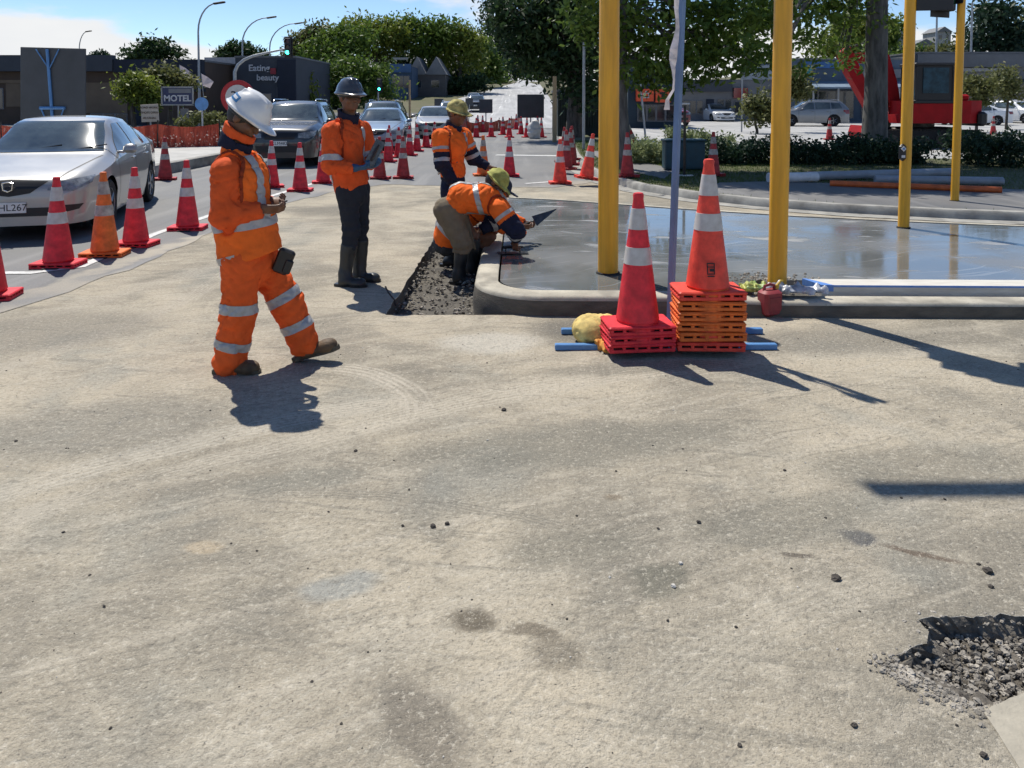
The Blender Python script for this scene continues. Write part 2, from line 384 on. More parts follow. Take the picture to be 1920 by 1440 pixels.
def dusty():
    t = NT('dusty_ground')
    w = t.warp(.5, 1.1); w2 = t.warp(.05, 5.)
    big = t.noise(.6, 4, .65, w); mid = t.noise(2.6, 5, .68, w); g4 = t.noise(11, 3, .7, w2)
    c = t.mix(t.rng(big, .36, .62), (.255, .230, .183), (.475, .415, .315))
    c = t.mix(t.rng(mid, .50, .68, 0, .55), c, (.52, .465, .365)); c = t.mix(t.rng(mid, .46, .32, 0, .5), c, (.215, .20, .165))
    gr = t.noise(.9, 4, .6, t.map((7, 3, 0), 0, (1, 1, 1), w)); c = t.mix(t.rng(gr, .52, .68, 0, .5), c, (.255, .262, .235))        # greener grey scuffing
    # swept streaks left by wheels and the grader blade
    for ang, sx, sy, loc, col, amt, lo, hi in ((26, 2.2, .09, (1, 2, 0), (.47, .42, .335), .5, .52, .66), (22, 1.6, .03, (5, 3, 0), (.20, .185, .15), .45, .56, .7),
                                      (-9, 1.2, .06, (2, 7, 0), (.205, .19, .155), .5, .55, .68), (40, 1.0, .03, (3, 9, 0), (.235, .21, .17), .4, .58, .7)):
        n = t.noise(1., 5, .6, t.map(loc, R(ang), (sx, sy, 1), w2))
        c = t.mix(t.math('MULTIPLY', t.rng(n, lo, hi), amt), c, col)
    # tyre tracks: arcs through three photographed points, with tread ribs
    for pts, wd, am, fr, col in ((((0, 930), (430, 815), (780, 745)), .13, .75, 210., (.50, .455, .37)), (((0, 985), (430, 860), (800, 785)), .10, .5, 260., (.48, .43, .345)), (((780, 775), (1250, 690), (1900, 655)), .16, .7, 190., (.49, .44, .35)), (((800, 742), (1250, 672), (1900, 610)), .07, .5, 240., (.47, .42, .335)),
                             (((640, 690), (740, 712), (785, 770)), .12, .8, 150., (.50, .45, .365)), (((0, 690), (260, 600), (440, 500)), .12, .55, 200., (.46, .41, .33)), (((0, 610), (300, 530), (600, 405)), .16, .5, 200., (.45, .40, .32)), (((1000, 1300), (1200, 1130), (1560, 1000)), .012, .6, 60., (.16, .15, .125)),
                             (((380, 1440), (760, 1190), (1250, 1010)), .10, .35, 260., (.47, .425, .34)), (((560, 925), (800, 935), (1100, 1000)), .05, .5, 330., (.21, .195, .16)), (((1150, 1440), (1400, 1200), (1680, 1090)), .12, .4, 220., (.46, .415, .33)), (((600, 470), (700, 420), (800, 400)), .2, .4, 200., (.45, .40, .32))):
        cx, cy, r0 = circ3(*[G(*p) for p in pts]); v = t.map((cx, cy, 0), 0, (1, 1, 1e6), w2); L = t.n.new('ShaderNodeVectorMath'); L.operation = 'LENGTH'; t.l.new(v, L.inputs[0]); r = L.outputs['Value']
        band = t.rng(t.math('ABSOLUTE', t.math('SUBTRACT', r, r0+.02)), wd, wd*.45); rib = t.rng(t.math('SINE', t.math('MULTIPLY', r, fr)), -.5, .5, .35, 1.)
        q0, q1, q2 = [G(*p) for p in pts]; ext = max((q0-q1).length, (q2-q1).length)*1.25; band = t.math('MULTIPLY', band, t.spot((q1.x, q1.y), ext, ext, 0., w2, .45))
        c = t.mix(t.math('MULTIPLY', t.math('MULTIPLY', t.math('MULTIPLY', band, rib), min(am*1.35, 1.)), t.rng(mid, .32, .5, .25, 1.)), c, col)
    # damp and oily stains, scraped patches
    ws = t.warp(.13, 5.)
    for px, py, rx, ry, a, col, am in ((885, 1155, .085, .055, 0, (.13, .11, .08), .9), (1000, 1180, .11, .03, -10, (.16, .135, .10), .8), (1045, 1220, .10, .09, 30, (.19, .165, .125), .7),
                                   (1495, 1043, .085, .018, -6, (.14, .12, .095), .9), (1608, 1008, .075, .045, -10, (.11, .11, .11), .95), (1735, 1040, .15, .02, -28, (.15, .115, .085), .9),
                                   (1240, 1090, .13, .10, 30, (.15, .145, .115), .75), (1150, 932, .05, .04, 0, (.20, .16, .11), .7), (1080, 1030, .3, .12, 8, (.21, .195, .155), .65),
                                   (1480, 975, .5, .16, 14, (.20, .19, .155), .6), (1750, 870, .7, .2, 6, (.175, .165, .135), .6), (800, 1360, .10, .22, 30, (.17, .15, .12), .7),
                                   (640, 1095, .14, .06, 20, (.30, .31, .29), .7), (390, 1020, .08, .04, 0, (.50, .40, .27), .6), (1130, 618, .6, .32, 14, (.145, .135, .115), .85),
                                   (1560, 640, 1.0, .28, 8, (.19, .175, .145), .7), (200, 800, .8, .35, 14, (.205, .195, .165), .65), (90, 620, .9, .5, 20, (.20, .185, .155), .6), (1180, 690, .8, .10, 8, (.19, .175, .14), .6),
                                   (920, 640, .42, .2, 6, (.52, .485, .41), .85), (1080, 830, 1.0, .22, 10, (.195, .185, .15), .6), (620, 395, .7, .5, 10, (.18, .165, .135), .6), (560, 900, .35, .1, 12, (.22, .215, .18), .5)):
        p = G(px, py); m = t.spot((p.x+.06, p.y+.06), rx*1.15, ry*1.4, R(a), ws, .55)
        c = t.mix(t.math('MULTIPLY', m, am), c, col)
    # aggregate showing through: grains, pits and pale dust
    g1 = t.noise(42, 4, .8); g2 = t.vor(30, t.warp(.03, 45.)); g3 = t.noise(150, 3, .75)
    c = t.mix(t.rng(g1, .51, .67, 0, .5), c, (.145, .13, .105)); c = t.mix(t.rng(g1, .46, .33, 0, .6), c, (.60, .55, .45)); c = t.mix(t.rng(g3, .55, .69, 0, .42), c, (.15, .135, .11)); c = t.mix(t.rng(g3, .44, .32, 0, .45), c, (.60, .55, .46))
    c = t.mix(t.rng(g2, .12, .04, 0, .4), c, (.085, .078, .065)); c = t.mix(t.rng(g4, .56, .72, 0, .4), c, (.185, .168, .135))
    h = t.math('ADD', t.math('MULTIPLY', g1, 1.2), t.math('ADD', t.math('MULTIPLY', g3, .35), t.math('MULTIPLY', g4, 1.2)))
    h = t.math('ADD', h, t.rng(g2, .16, .0, 0, -.4))
    return t.done(c, .92, t.bump(h, .75, .015), .2)
def asphalt(name, c1, c2, speck=.4, dust=False):
    t = NT(name); w = t.warp(.3, .8)
    n = t.noise(.5, 5, .6, w); c = t.mix(t.rng(n, .35, .65), c1, c2)
    st = t.noise(1., 4, .5, t.map((0, 0, 0), 0, (.35, 9, 1), t.warp(.1, 1.5)))
    c = t.mix(t.rng(st, .5, .68, 0, .5), c, tuple(x*1.35 for x in c2)); c = t.mix(t.rng(st, .42, .3, 0, .4), c, tuple(x*.7 for x in c1))
    g = t.noise(70, 3, .7); c = t.mix(t.rng(g, .55, .7, 0, speck), c, tuple(x*.4 for x in c1)); c = t.mix(t.rng(g, .42, .3, 0, speck), c, tuple(x*1.7 for x in c2))
    if dust:
        wd = t.warp(.5, 3.)
        for px, py, rx, ry, a in ((60, 590, .55, 1.2, -50), (230, 520, .35, 1.3, -35), (380, 450, .35, 1.6, -20), (520, 392, .4, 2.0, -25), (680, 356, 1.4, .8, 0), (960, 356, 2.2, .7, 0), (1100, 345, .8, 1.0, 0), (300, 470, .15, 3., -8)):
            p = G(px, py); c = t.mix(t.math('MULTIPLY', t.spot((p.x+.25, p.y+.25), rx, ry, R(a), wd, .8), t.rng(g, .35, .6, .95, .6)), c, (.36, .32, .25))
    return t.done(c, t.rng(n, .3, .7, .62, .8), t.bump(g, .5, .006), .4)
M_DUST = dusty()
M_ROAD = asphalt('road_asphalt', (.135, .135, .135), (.195, .192, .185), .4, True)
M_HILL = asphalt('hill_road_glare', (.30, .30, .30), (.40, .40, .395), .15)  # paler asphalt: glare on the climbing road is put into the colour
M_PARK = asphalt('car_park_seal', (.30, .30, .295), (.40, .395, .38), .2)
M_PATH = asphalt('path_asphalt', (.12, .12, .12), (.17, .165, .16), .3)
M_EARTH = mat('earth_grass', (.075, .085, .03), .95, col2=(.12, .10, .055), scale=.4)
M_SOIL = mat('trench_soil', (.15, .135, .11), .95, col2=(.07, .063, .053), scale=5, bump=.9, bscale=45)
M_BROKEN = mat('broken_base', (.20, .175, .14), .95, col2=(.075, .066, .055), scale=22, bump=1., bscale=70)
M_STONE = mat('crushed_stone', (.32, .29, .245), .9, var=.5, scale=18, bump=.4, bscale=90)
M_DARKSTONE = mat('dark_stone', (.07, .06, .05), .9, var=.4, scale=25, bump=.4, bscale=90)
M_PALESTONE = mat('pale_stone', (.55, .52, .47), .9, var=.2, scale=25, bump=.3, bscale=90)
M_PAINT = mat('road_paint', (.72, .72, .70), .7, col2=(.42, .42, .40), scale=14, bump=.2)
def conc_mat():
    t = NT('new_concrete'); n = t.noise(3, 5, .6); g = t.noise(60, 4, .7); b = t.noise(1., 4, .6, t.map((0, 0, 0), 0, (.6, .6, .05)))
    c = t.mix(t.rng(n, .35, .65), (.37, .34, .275), (.52, .48, .39)); c = t.mix(t.rng(g, .55, .70, 0, .5), c, (.17, .15, .125))
    c = t.mix(t.rng(b, .50, .64, 0, .6), c, (.18, .165, .14))
    return t.done(c, .85, t.bump(g, .35, .004), .3)
M_CONC = conc_mat()
M_KFACE = mat('muddy_shaded_kerb_face', (.155, .135, .105), .9, col2=(.075, .068, .056), scale=5, bump=.5, bscale=40, stretch=(1, 1, 3))  # mud tone, with the shade of the kerb's outer face painted in
def wet_mat():
    t = NT('wet_concrete'); w = t.warp(.7, .8)
    n = t.noise(.75, 4, .55, w); sw = t.noise(1., 4, .55, t.map((2, 1, 0), R(-12), (.7, .25, 1), w)); g = t.noise(45, 4, .7); tr = t.noise(1., 3, .5, t.map((4, 2, 0), R(20), (1.4, .05, 1), w))
    c = t.mix(t.rng(n, .36, .62), (.13, .14, .142), (.205, .205, .195)); c = t.mix(t.rng(sw, .60, .70, 0, .6), c, (.40, .40, .39)); c = t.mix(t.rng(tr, .60, .66, 0, .35), c, (.36, .36, .35))
    c = t.mix(t.rng(g, .6, .75, 0, .2), c, (.12, .12, .12))
    r = t.math('ADD', t.rng(n, .40, .64, .06, .26), t.rng(sw, .58, .7, 0, .3)); h = t.math('ADD', t.math('MULTIPLY', sw, .6), t.math('ADD', t.math('MULTIPLY', tr, .25), t.math('MULTIPLY', g, .02)))
    return t.done(c, r, t.bump(h, .045, .02), .75)
M_WET = wet_mat()
# ---------------------------------------------------------------- ground sheet with the trench and the broken hole cut out
def wob(path, step, amp, seed, closed=True):
    g = random.Random(seed); out = []; n = len(path)
    for i in range(n if closed else n-1):
        a = Vector(path[i][:2]); b = Vector(path[(i+1) % n][:2]); k = max(1, int((b-a).length/step)); am = path[i][2] if len(path[i]) > 2 else amp
        for j in range(k):
            p = a.lerp(b, j/k)
            if j: p += Vector((g.uniform(-1, 1), g.uniform(-1, 1)))*am
            out.append((p.x, p.y))
    if not closed: out.append(tuple(path[-1][:2]))
    return out
TRENCH = wob([(-.98, 5.88, .004), (.1, 5.88, 0), (.1, 6.5, 0), (-.05, 6.7, 0), (-.05, 11.4, .02), (-.9, 11.4, .011)], .11, .02, 3)
_h = [G(*p) for p in ((1722, 1163), (1760, 1160), (1830, 1157), (2010, 1152), (2200, 1160), (2290, 1215), (2210, 1290), (2040, 1296), (1925, 1298), (1868, 1325), (1835, 1330), (1790, 1304), (1720, 1272), (1668, 1246), (1700, 1222), (1738, 1208), (1742, 1186))]
HOLE = wob([(p.x, p.y) for p in _h], .022, .011, 5)
def inside(poly, x, y):
    c = False; j = len(poly)-1
    for i in range(len(poly)):
        if (poly[i][1] > y) != (poly[j][1] > y) and x < (poly[j][0]-poly[i][0])*(y-poly[i][1])/(poly[j][1]-poly[i][1])+poly[i][0]: c = not c
        j = i
    return c
def und(x, y):
    m = sstep(-4.2, -2.8, x)*sstep(13.5, 12, y)*sstep(.2, .8, y)
    return m*(.007*math.sin(1.9*x+1.1*y)*math.cos(1.3*y-.7*x)+.004*math.sin(4.3*x-2.9*y+1))*(1-sstep(5.0, 5.6, y))
def gz(x, y): return float(terrain(x, y)+und(x, y))
def make_ground():
    pts = []; edges = []
    def loop(poly):
        s = len(pts); pts.extend(Vector(p) for p in poly); edges.extend((s+i, s+(i+1) % len(poly)) for i in range(len(poly)))
    loop([(-900, -30), (900, -30), (900, 1500), (-900, 1500)]); loop(TRENCH); loop(HOLE)
    g = random.Random(2)
    for i in range(56):
        for j in range(60):
            x = -6+i*.25+g.uniform(-.08, .08); y = .3+j*.25+g.uniform(-.08, .08)
            if not inside(TRENCH, x, y) and not inside(HOLE, x, y): pts.append(Vector((x, y)))
    for x in (-600, -300, -150, -100, -70, -50, -35, -25, -16, -10, 9, 14, 20, 30, 45, 60, 80, 110, 150, 300, 600):
        for y in (-10, 0, 8, 16, 24, 34, 48, 58, 68, 80, 95, 110, 125, 140, 155, 170, 185, 200, 215, 235, 260, 300, 400, 700, 1200): pts.append(Vector((x+.3, y+.2)))
    for x in (-6, -2, 2, 5):
        for y in (20, 34, 48, 58, 68, 80, 95, 110, 125, 140, 155, 170, 185, 200, 215, 235): pts.append(Vector((x+.1, y+.1)))
    V, E_, Fc, *_ = delaunay_2d_cdt(pts, edges, [], 0, 1e-5)
    fs = []; mi = []
    for f in Fc:
        cx = sum(V[i].x for i in f)/len(f); cy = sum(V[i].y for i in f)/len(f)
        if inside(TRENCH, cx, cy) or inside(HOLE, cx, cy): continue
        fs.append(tuple(f)); mi.append(0 if cy < 19 and abs(cx) < 40 else 1)
    me = bpy.data.meshes.new('ground'); me.from_pydata([(v.x, v.y, gz(v.x, v.y)) for v in V], [], fs)
    me.materials.append(M_DUST); me.materials.append(M_EARTH); me.polygons.foreach_set('material_index', mi)
    me.polygons.foreach_set('use_smooth', [True]*len(fs)); me.update()
    return tag(link('ground', me), kind='structure')
GROUND = make_ground()
def pit(name, poly, depth, lip, m, seed, rise=None, jit=.006):
    b = MB(); n = len(poly); g = random.Random(seed); cx = sum(p[0] for p in poly)/n; cy = sum(p[1] for p in poly)/n
    prev = [(x, y, gz(x, y)-.0005) for x, y in poly]; base = len(b.v); b.v += prev
    for k, (fr, inn) in enumerate(((.35, .2*lip), (.7, .5*lip), (1.0, lip))):
        ring = []
        for x, y in poly:
            dx, dy = cx-x, cy-y; L = math.hypot(dx, dy) or 1
            d = depth*fr*(1-(rise(x, y) if rise else 0)); ring.append((x+dx/L*inn+g.uniform(-1, 1)*jit, y+dy/L*inn+g.uniform(-1, 1)*jit, -d+g.uniform(-1, 1)*jit))
        o = len(b.v); b.v += ring
        for i in range(n): b.f.append((base+i, base+(i+1) % n, o+(i+1) % n, o+i)); b.m.append(0)
        base = o
    pts = [Vector(p[:2]) for p in b.v[base:]]; eds = [(i, (i+1) % n) for i in range(n)]; nb = len(pts)
    xs = [p.x for p in pts]; ys = [p.y for p in pts]; st = max(max(xs)-min(xs), max(ys)-min(ys))/60
    y = min(ys)
    while y < max(ys):
        x = min(xs)
        while x < max(xs):
            if inside([(p.x, p.y) for p in pts[:nb]], x, y): pts.append(Vector((x+g.uniform(-.3, .3)*st, y+g.uniform(-.3, .3)*st)))
            x += st
        y += st
    V, E_, Fc, *_ = delaunay_2d_cdt(pts, eds, [], 1, 1e-6)
    o = len(b.v)
    for i, v in enumerate(V):
        z = b.v[base+i][2] if i < nb else -depth*(1-(rise(v.x, v.y) if rise else 0))+g.uniform(-.012, .012)
        b.v.append((v.x, v.y, z))
    for f in Fc: b.f.append(tuple(o+i for i in f)); b.m.append(0)
    return tag(b.build(name, m), kind='structure')
pit('trench_bed', TRENCH, .13, .03, M_SOIL, 4)
_e0 = G(1668, 1246); _e1 = G(1840, 1335)
def _rise(x, y):                                 # the hole shelves up towards its near left edge
    dx, dy = _e1.x-_e0.x, _e1.y-_e0.y; L = math.hypot(dx, dy); d = abs((x-_e0.x)*dy-(y-_e0.y)*dx)/L
    return .85*(1-float(sstep(0, .17, d)))
pit('broken_hole', HOLE, .06, .07, M_BROKEN, 6, _rise, .010)
def stone_mesh(seed, flat=.6):
    g = np.random.RandomState(seed); V = []; 
    for i in range(-1, 2):
        r = 1. if i == 0 else .62
        for k in range(6): a = k*math.pi/3+g.uniform(-.3, .3)+i*.5; q = r*g.uniform(.75, 1.15); V.append((math.cos(a)*q, math.sin(a)*q, i*flat*.8*g.uniform(.8, 1.1)))
    f = [(5, 4, 3, 2, 1, 0), (12, 13, 14, 15, 16, 17)]
    for i in (0, 6):
        for k in range(6): f.append((i+k, i+(k+1) % 6, i+6+(k+1) % 6, i+6+k))
    return np.array(V), f
def scatter_stones(name, m, n, place, smin_, smax_, seed, kind='stuff'):
    g = np.random.RandomState(seed); b = MB(); protos = [stone_mesh(seed*10+i) for i in range(8)]; k = 0; tries = 0
    while k < n and tries < n*20:
        tries += 1; p = place(g)
        if p is None: continue
        V, f = protos[g.randint(8)]; s = smin_+(smax_-smin_)*g.rand()**2.5; a = g.uniform(0, 6.28, 3)
        M = Matrix.Rotation(a[0], 3, 'Z') @ Matrix.Rotation(g.uniform(-.5, .5), 3, 'X')
        b.add([M @ Vector(v*s)+Vector(p) for v in V], f); k += 1
    return tag(b.build(name, m), kind=kind)
def _pt(g):
    x, y = g.uniform(-.97, .0), g.uniform(5.9, 11.3)
    return (x, y, -.125+g.uniform(0, .015)) if inside(TRENCH, x, y) else None
def _pt2(g):                                       # spoil heaped along the trench sides
    s = g.choice([-.93, -.40]); x = s+g.normal()*.07; y = g.uniform(5.95, 11)
    return (x, y, -.12+.06*max(0, 1-abs(x-s)/.15)+g.uniform(0, .01)) if inside(TRENCH, x, y) else None
scatter_stones('trench_gravel', M_DARKSTONE, 1300, _pt, .004, .020, 1)
scatter_stones('trench_stones', M_STONE, 1900, lambda g: _pt(g) if g.rand() < .6 else _pt2(g), .004, .022, 2)
_hx = [p[0] for p in HOLE]; _hy = [p[1] for p in HOLE]
def _ph(g):
    x, y = g.uniform(min(_hx), max(_hx)), g.uniform(min(_hy), max(_hy))
    return (x, y, -.06*(1-_rise(x, y))+.003+g.uniform(0, .012)) if inside(HOLE, x, y) else None
scatter_stones('hole_rubble', M_STONE, 1500, _ph, .003, .016, 3)
def _pe(g):
    a, b = _e0, _e1; t = g.rand(); p = a.lerp(b, t); x = p.x+g.normal()*.03-.01; y = p.y+g.normal()*.025
    return (x, y, .003) if not inside(HOLE, x, y) else None
scatter_stones('hole_edge_crumbs', M_STONE, 420, _pe, .002, .011, 4); scatter_stones('hole_spoil', M_DARKSTONE, 500, _ph, .003, .012, 14)
def _pr(g):                                        # crumbs thrown out round the whole rim
    i = g.randint(len(HOLE)); x, y = HOLE[i]; x += g.normal()*.018; y += g.normal()*.016
    return (x, y, .002 if not inside(HOLE, x, y) else -.012)
scatter_stones('hole_rim_crumbs', M_STONE, 420, _pr, .002, .010, 24)
def _pg(g):
    x, y = g.uniform(-5, 5), g.uniform(1.4, 6.)
    return (x, y, gz(x, y)+.001) if not (inside(HOLE, x, y) or inside(TRENCH, x, y)) else None
scatter_stones('ground_grit', M_DARKSTONE, 420, _pg, .0022, .0065, 5)
scatter_stones('ground_grit', M_PALESTONE, 260, _pg, .0022, .006, 15)
def sheet(name, poly, z, m, kind='structure', n=0, thick=0.):
    # a flat or terrain-following sheet: triangulated so that it keeps to the slope
    pts = [Vector(p[:2]) for p in poly]; eds = [(i, (i+1) % len(pts)) for i in range(len(pts))]
    ys = [p.y for p in pts]; xs = [p.x for p in pts]
    if n:
        for y in np.arange(min(ys)+n/2, max(ys), n):
            for x in np.arange(min(xs)+n/3, max(xs), max(n/2, 1.)):
                if inside([(p.x, p.y) for p in pts[:len(poly)]], x, y): pts.append(Vector((x, y)))
    V, E_, Fc, *_ = delaunay_2d_cdt(pts, eds, [], 1, 1e-5)
    me = bpy.data.meshes.new(name); me.from_pydata([(v.x, v.y, float(terrain(v.x, v.y))+z) for v in V], [], [tuple(f) for f in Fc]); me.materials.append(m); me.update()
    return tag(link(name, me), kind=kind)
_rb = [G(*p) for p in ((-40, 600), (130, 548), (300, 482), (420, 426), (520, 386), (640, 357), (720, 346), (900, 350), (1040, 352), (1100, 344), (1128, 333))]
_edge = wob([(p.x, p.y) for p in _rb], .3, .05, 9, closed=False)
sheet('road', _edge+[(1.62, 18), (1.7, 22), (2.35, 33), (3.6, 47), (-7.8, 47), (-7.8, 5.2), (-6.2, 5.2)], .0045, M_ROAD)
sheet('road', [(3.6, 47.1), (4, 60), (5.2, 100), (5.6, 150), (6.2, 215), (7, 245), (4, 245), (3, 215), (1, 180), (-1, 150), (-4, 130), (-7, 110), (-8.8, 90), (-8.2, 60), (-7.8, 47.1)], .02, M_HILL, n=8)
def strip(name, pts, w, z, m, kind='structure'):
    b = MB(); P = [Vector(p[:2]) for p in pts]; vs = []
    for i, p in enumerate(P):
        t = (P[min(i+1, len(P)-1)]-P[max(i-1, 0)]).normalized(); nn = Vector((-t.y, t.x))*w/2
        for q in (p-nn, p+nn): vs.append((q.x, q.y, float(terrain(q.x, q.y))+z))
    b.add(vs, [(2*i, 2*i+2, 2*i+3, 2*i+1) for i in range(len(P)-1)]); return tag(b.build(name, m), kind=kind)
strip('edge_line', [G(-60, 513), G(60, 513), G(150, 502), G(290, 440), G(420, 396), G(500, 371), G(600, 341)], .11, .010, M_PAINT)
strip('lane_line', [(-4.1, 30), (-3.4, 46)], .12, .010, M_PAINT)
strip('stop_line', [G(930, 291), G(1075, 293)], .35, .010, M_PAINT)
strip('lane_line', [G(985, 345), G(1040, 341)], .12, .010, M_PAINT)
for k in range(5): strip('lane_line', [(-2.4+k*.5, 56+k*14), (-2.3+k*.5, 61+k*14)], .14, .03, M_PAINT)
# ---------------------------------------------------------------- kerbs
def sweep(name, path, prof, m, kind='structure', smooth=40, drop=0., face=None):
    P = [Vector(p[:2]) for p in path]; b = MB(); n = len(prof); vs = []
    for i, p in enumerate(P):
        t = (P[min(i+1, len(P)-1)]-P[max(i-1, 0)]).normalized(); nn = Vector((-t.y, t.x))
        for o, z in prof: q = p+nn*o; vs.append((q.x, q.y, z*(1-drop*float(sstep(1.3, 2.1, q.x)))+float(terrain(q.x, q.y))))
    fs = [(i*n+k, (i+1)*n+k, (i+1)*n+k+1, i*n+k+1) for i in range(len(P)-1) for k in range(n-1)]
    fs += [tuple(range(n-1, -1, -1)), tuple(range((len(P)-1)*n, len(P)*n))]
    b.add(vs, fs)
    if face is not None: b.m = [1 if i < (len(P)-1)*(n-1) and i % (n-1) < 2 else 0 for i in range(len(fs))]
    o = b.build(name, [m, face] if face is not None else m, smooth=smooth); return tag(o, kind=kind)
def arc(cx, cy, r, a0, a1, n): return [(cx+r*math.cos(R(a0+(a1-a0)*i/n)), cy+r*math.sin(R(a0+(a1-a0)*i/n))) for i in range(n+1)]
KPATH = [(-.27, 12.0), (-.29, 10), (-.31, 8), (-.32, 6.75)]+arc(.26, 6.43, .58, 183, 268, 14)+[(1.0, 5.84), (1.4, 5.832), (1.7, 5.826), (2, 5.82), (2.3, 5.814), (4, 5.78), (7, 5.72), (12, 5.6)]
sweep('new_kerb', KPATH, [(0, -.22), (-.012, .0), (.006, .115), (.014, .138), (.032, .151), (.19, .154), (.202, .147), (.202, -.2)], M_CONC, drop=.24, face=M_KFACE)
SLAB = [(-.06, 11.9), (-.09, 8), (-.1, 6.75)]+arc(.26, 6.43, .36, 183, 268, 8)+[(1.9, 6.03), (2.0, 6.42), (3.0, 6.40), (7, 6.35), (12, 6.3), (12, 8.3), (8.5, 8.75), (6.1, 9.15), (4.9, 9.5), (3.7, 9.95), (2.6, 10.5), (1.55, 11.1), (.7, 11.6)]
_b = MB(); _b.prism(SLAB, -.05, .147); tag(_b.build('wet_slab', M_WET), kind='structure')
sweep('slab_edge', [(-.05, 11.93), (.7, 11.63), (1.57, 11.13), (2.62, 10.53), (3.72, 9.98), (4.92, 9.53), (6.12, 9.18), (8.5, 8.78), (12, 8.33)], [(0, .02), (.0, .155), (.09, .155), (.13, .02)], M_CONC)
_b = MB(); _b.prism([(1.91, 6.0), (12, 5.78), (12, 6.29), (2.01, 6.41)], -.02, .07); tag(_b.build('slab_bedding', M_SOIL), kind='structure')
scatter_stones('bedding_gravel', M_STONE, 500, lambda g: (g.uniform(1.95, 6.5), g.uniform(6.04, 6.36), .072), .006, .028, 7)
scatter_stones('slab_spoil', M_STONE, 160, lambda g: (2.15+g.normal()*.22, 6.47+g.normal()*.09, .15), .005, .022, 8)
VK = [(2.5, 36), (2.2, 30), (1.8, 22), (1.72, 18), (1.9, 15.8), (2.35, 14.1), (3.0, 12.9), (3.8, 12.0), (4.8, 11.3), (6.2, 10.7), (8.5, 10.1), (13, 9.2), (20, 8)]
sweep('old_kerb', VK, [(-.32, .008), (-.02, .012), (0, .1), (.03, .13), (.14, .135), (.15, .05)], mat('old_concrete', (.33, .32, .29), .9, var=.3, scale=3, bump=.3))
M_LAWN = mat('lawn_soil', (.07, .085, .025), .95, col2=(.10, .09, .05), scale=2.5, bump=.6, bscale=30)
sheet('verge', [(p[0]+.14, p[1]+.06) for p in VK]+[(40, 20.4), (2.5, 20.6)][:1]+[(9, 20.6), (4.2, 21), (3.4, 30), (3.4, 36)], .12, M_LAWN)
sheet('footpath', [G(1168, 318, .125), G(1245, 335, .125), G(1262, 322, .125), G(1240, 312, .125), G(1190, 297, .125), G(1130, 283, .125), G(1095, 283, .125)], .126, M_PATH)
sheet('car_park', [(3.6, 21.3), (9, 20.8), (40, 20.6), (75, 28), (75, 72), (6, 72), (4.6, 40)], .05, M_PARK, n=6)
sheet('footpath', [(-7.8, 4), (-7.8, 46), (-13.5, 46), (-16, 24), (-16, 4)], .24, mat('pale_path', (.46, .45, .42), .9, var=.15, scale=2, bump=.2))
sweep('road_kerb', [(-7.8, 4), (-7.8, 20), (-7.8, 46)], [(0, .0), (-.004, .22), (.03, .25), (.2, .252), (.21, .1)], mat('old_concrete', (1, 1, 1)))
sheet('yard', [(-16.1, 4), (-16.1, 24), (-13.7, 46), (-8, 47), (-9, 75), (-90, 75), (-90, 4)], .03, mat('yard_seal', (.12, .12, .12), .9, var=.2, scale=1))
PATHR = [(p[0]+.2, p[1]+.12) for p in VK[6:]]+[(20, 11.2), (13, 12.2), (9, 13.2), (6.4, 14.2), (4.9, 14.6), (3.9, 14.4)]
sheet('footpath', PATHR, .125, M_PATH)
# loose grass on the verge
def grass():
    g = np.random.RandomState(4); V = []; Fq = []; n = 0
    poly = [(p[0]+.2, p[1]+.1) for p in VK[1:]]+[(40, 20.2), (9, 20.4), (4.2, 20.8), (3.2, 30)]
    path = [tuple(G(*p, .125)[:2]) for p in ((1168, 318), (1245, 335), (1262, 322), (1240, 312), (1190, 297), (1130, 283), (1095, 283))]
    while n < 26000:
        x = 1.8+abs(g.normal())*5; y = g.uniform(9.4, 30)
        if not inside(poly, x, y) or x > 14 or inside(path, x, y) or inside(PATHR, x, y): continue
        h = g.uniform(.015, .055); a = g.uniform(0, 6.28); w = .006; l = g.uniform(-.02, .02, 2)
        V += [(x-math.cos(a)*w, y-math.sin(a)*w, .118), (x+math.cos(a)*w, y+math.sin(a)*w, .118), (x+l[0], y+l[1], .12+h)]; Fq.append((3*n, 3*n+1, 3*n+2)); n += 1
    return tag(npmesh('verge_grass', V, Fq, leafmat('grass_blades', (.035, .07, .012), (.12, .18, .03), 1.2), smooth=False), 'short grass on the verge', 'grass', kind='stuff')
grass()
# ================================================================ PEOPLE
def V3(*a): return np.array(a, np.float32)
def nrm(v): v = np.asarray(v, np.float32); return v/max(np.linalg.norm(v), 1e-9)
def fabric(name, col, rough=.85, var=.12, b=.35): return mat(name, col, rough, var=var, scale=9, bump=b+.25, bscale=26, spec=.15)
M_HV = fabric('hi_vis_orange', (.93, .165, .026)); M_HV2 = fabric('orange_cloth', (.72, .105, .026)); M_TAPE = mat('reflective_tape', (.40, .40, .40), .38, var=.12, scale=30, spec=.6)
M_HVT = fabric('orange_trouser_cloth', (.82, .125, .028)); M_HV3 = fabric('armhole_shade_cloth', (.30, .05, .02)); M_NAVY = fabric('navy_cloth', (.018, .022, .045)); M_KHAKI = fabric('khaki_cloth', (.20, .165, .115)); M_CHAR = fabric('charcoal_cloth', (.028, .032, .042)); M_SLATE = fabric('slate_cloth', (.05, .056, .066))
M_SKIN = mat('brown_skin', (.16, .075, .042), .5, var=.15, scale=20, spec=.4); M_HAIR = mat('black_hair', (.012, .010, .009), .6, var=.3, scale=60)
M_BOOT = mat('tan_leather', (.12, .075, .038), .7, var=.35, scale=14, bump=.3); M_GUM = mat('rubber_boot', (.022, .026, .028), .45, var=.3, scale=9); M_SOLE = mat('boot_sole', (.10, .085, .06), .9, var=.3, scale=20)
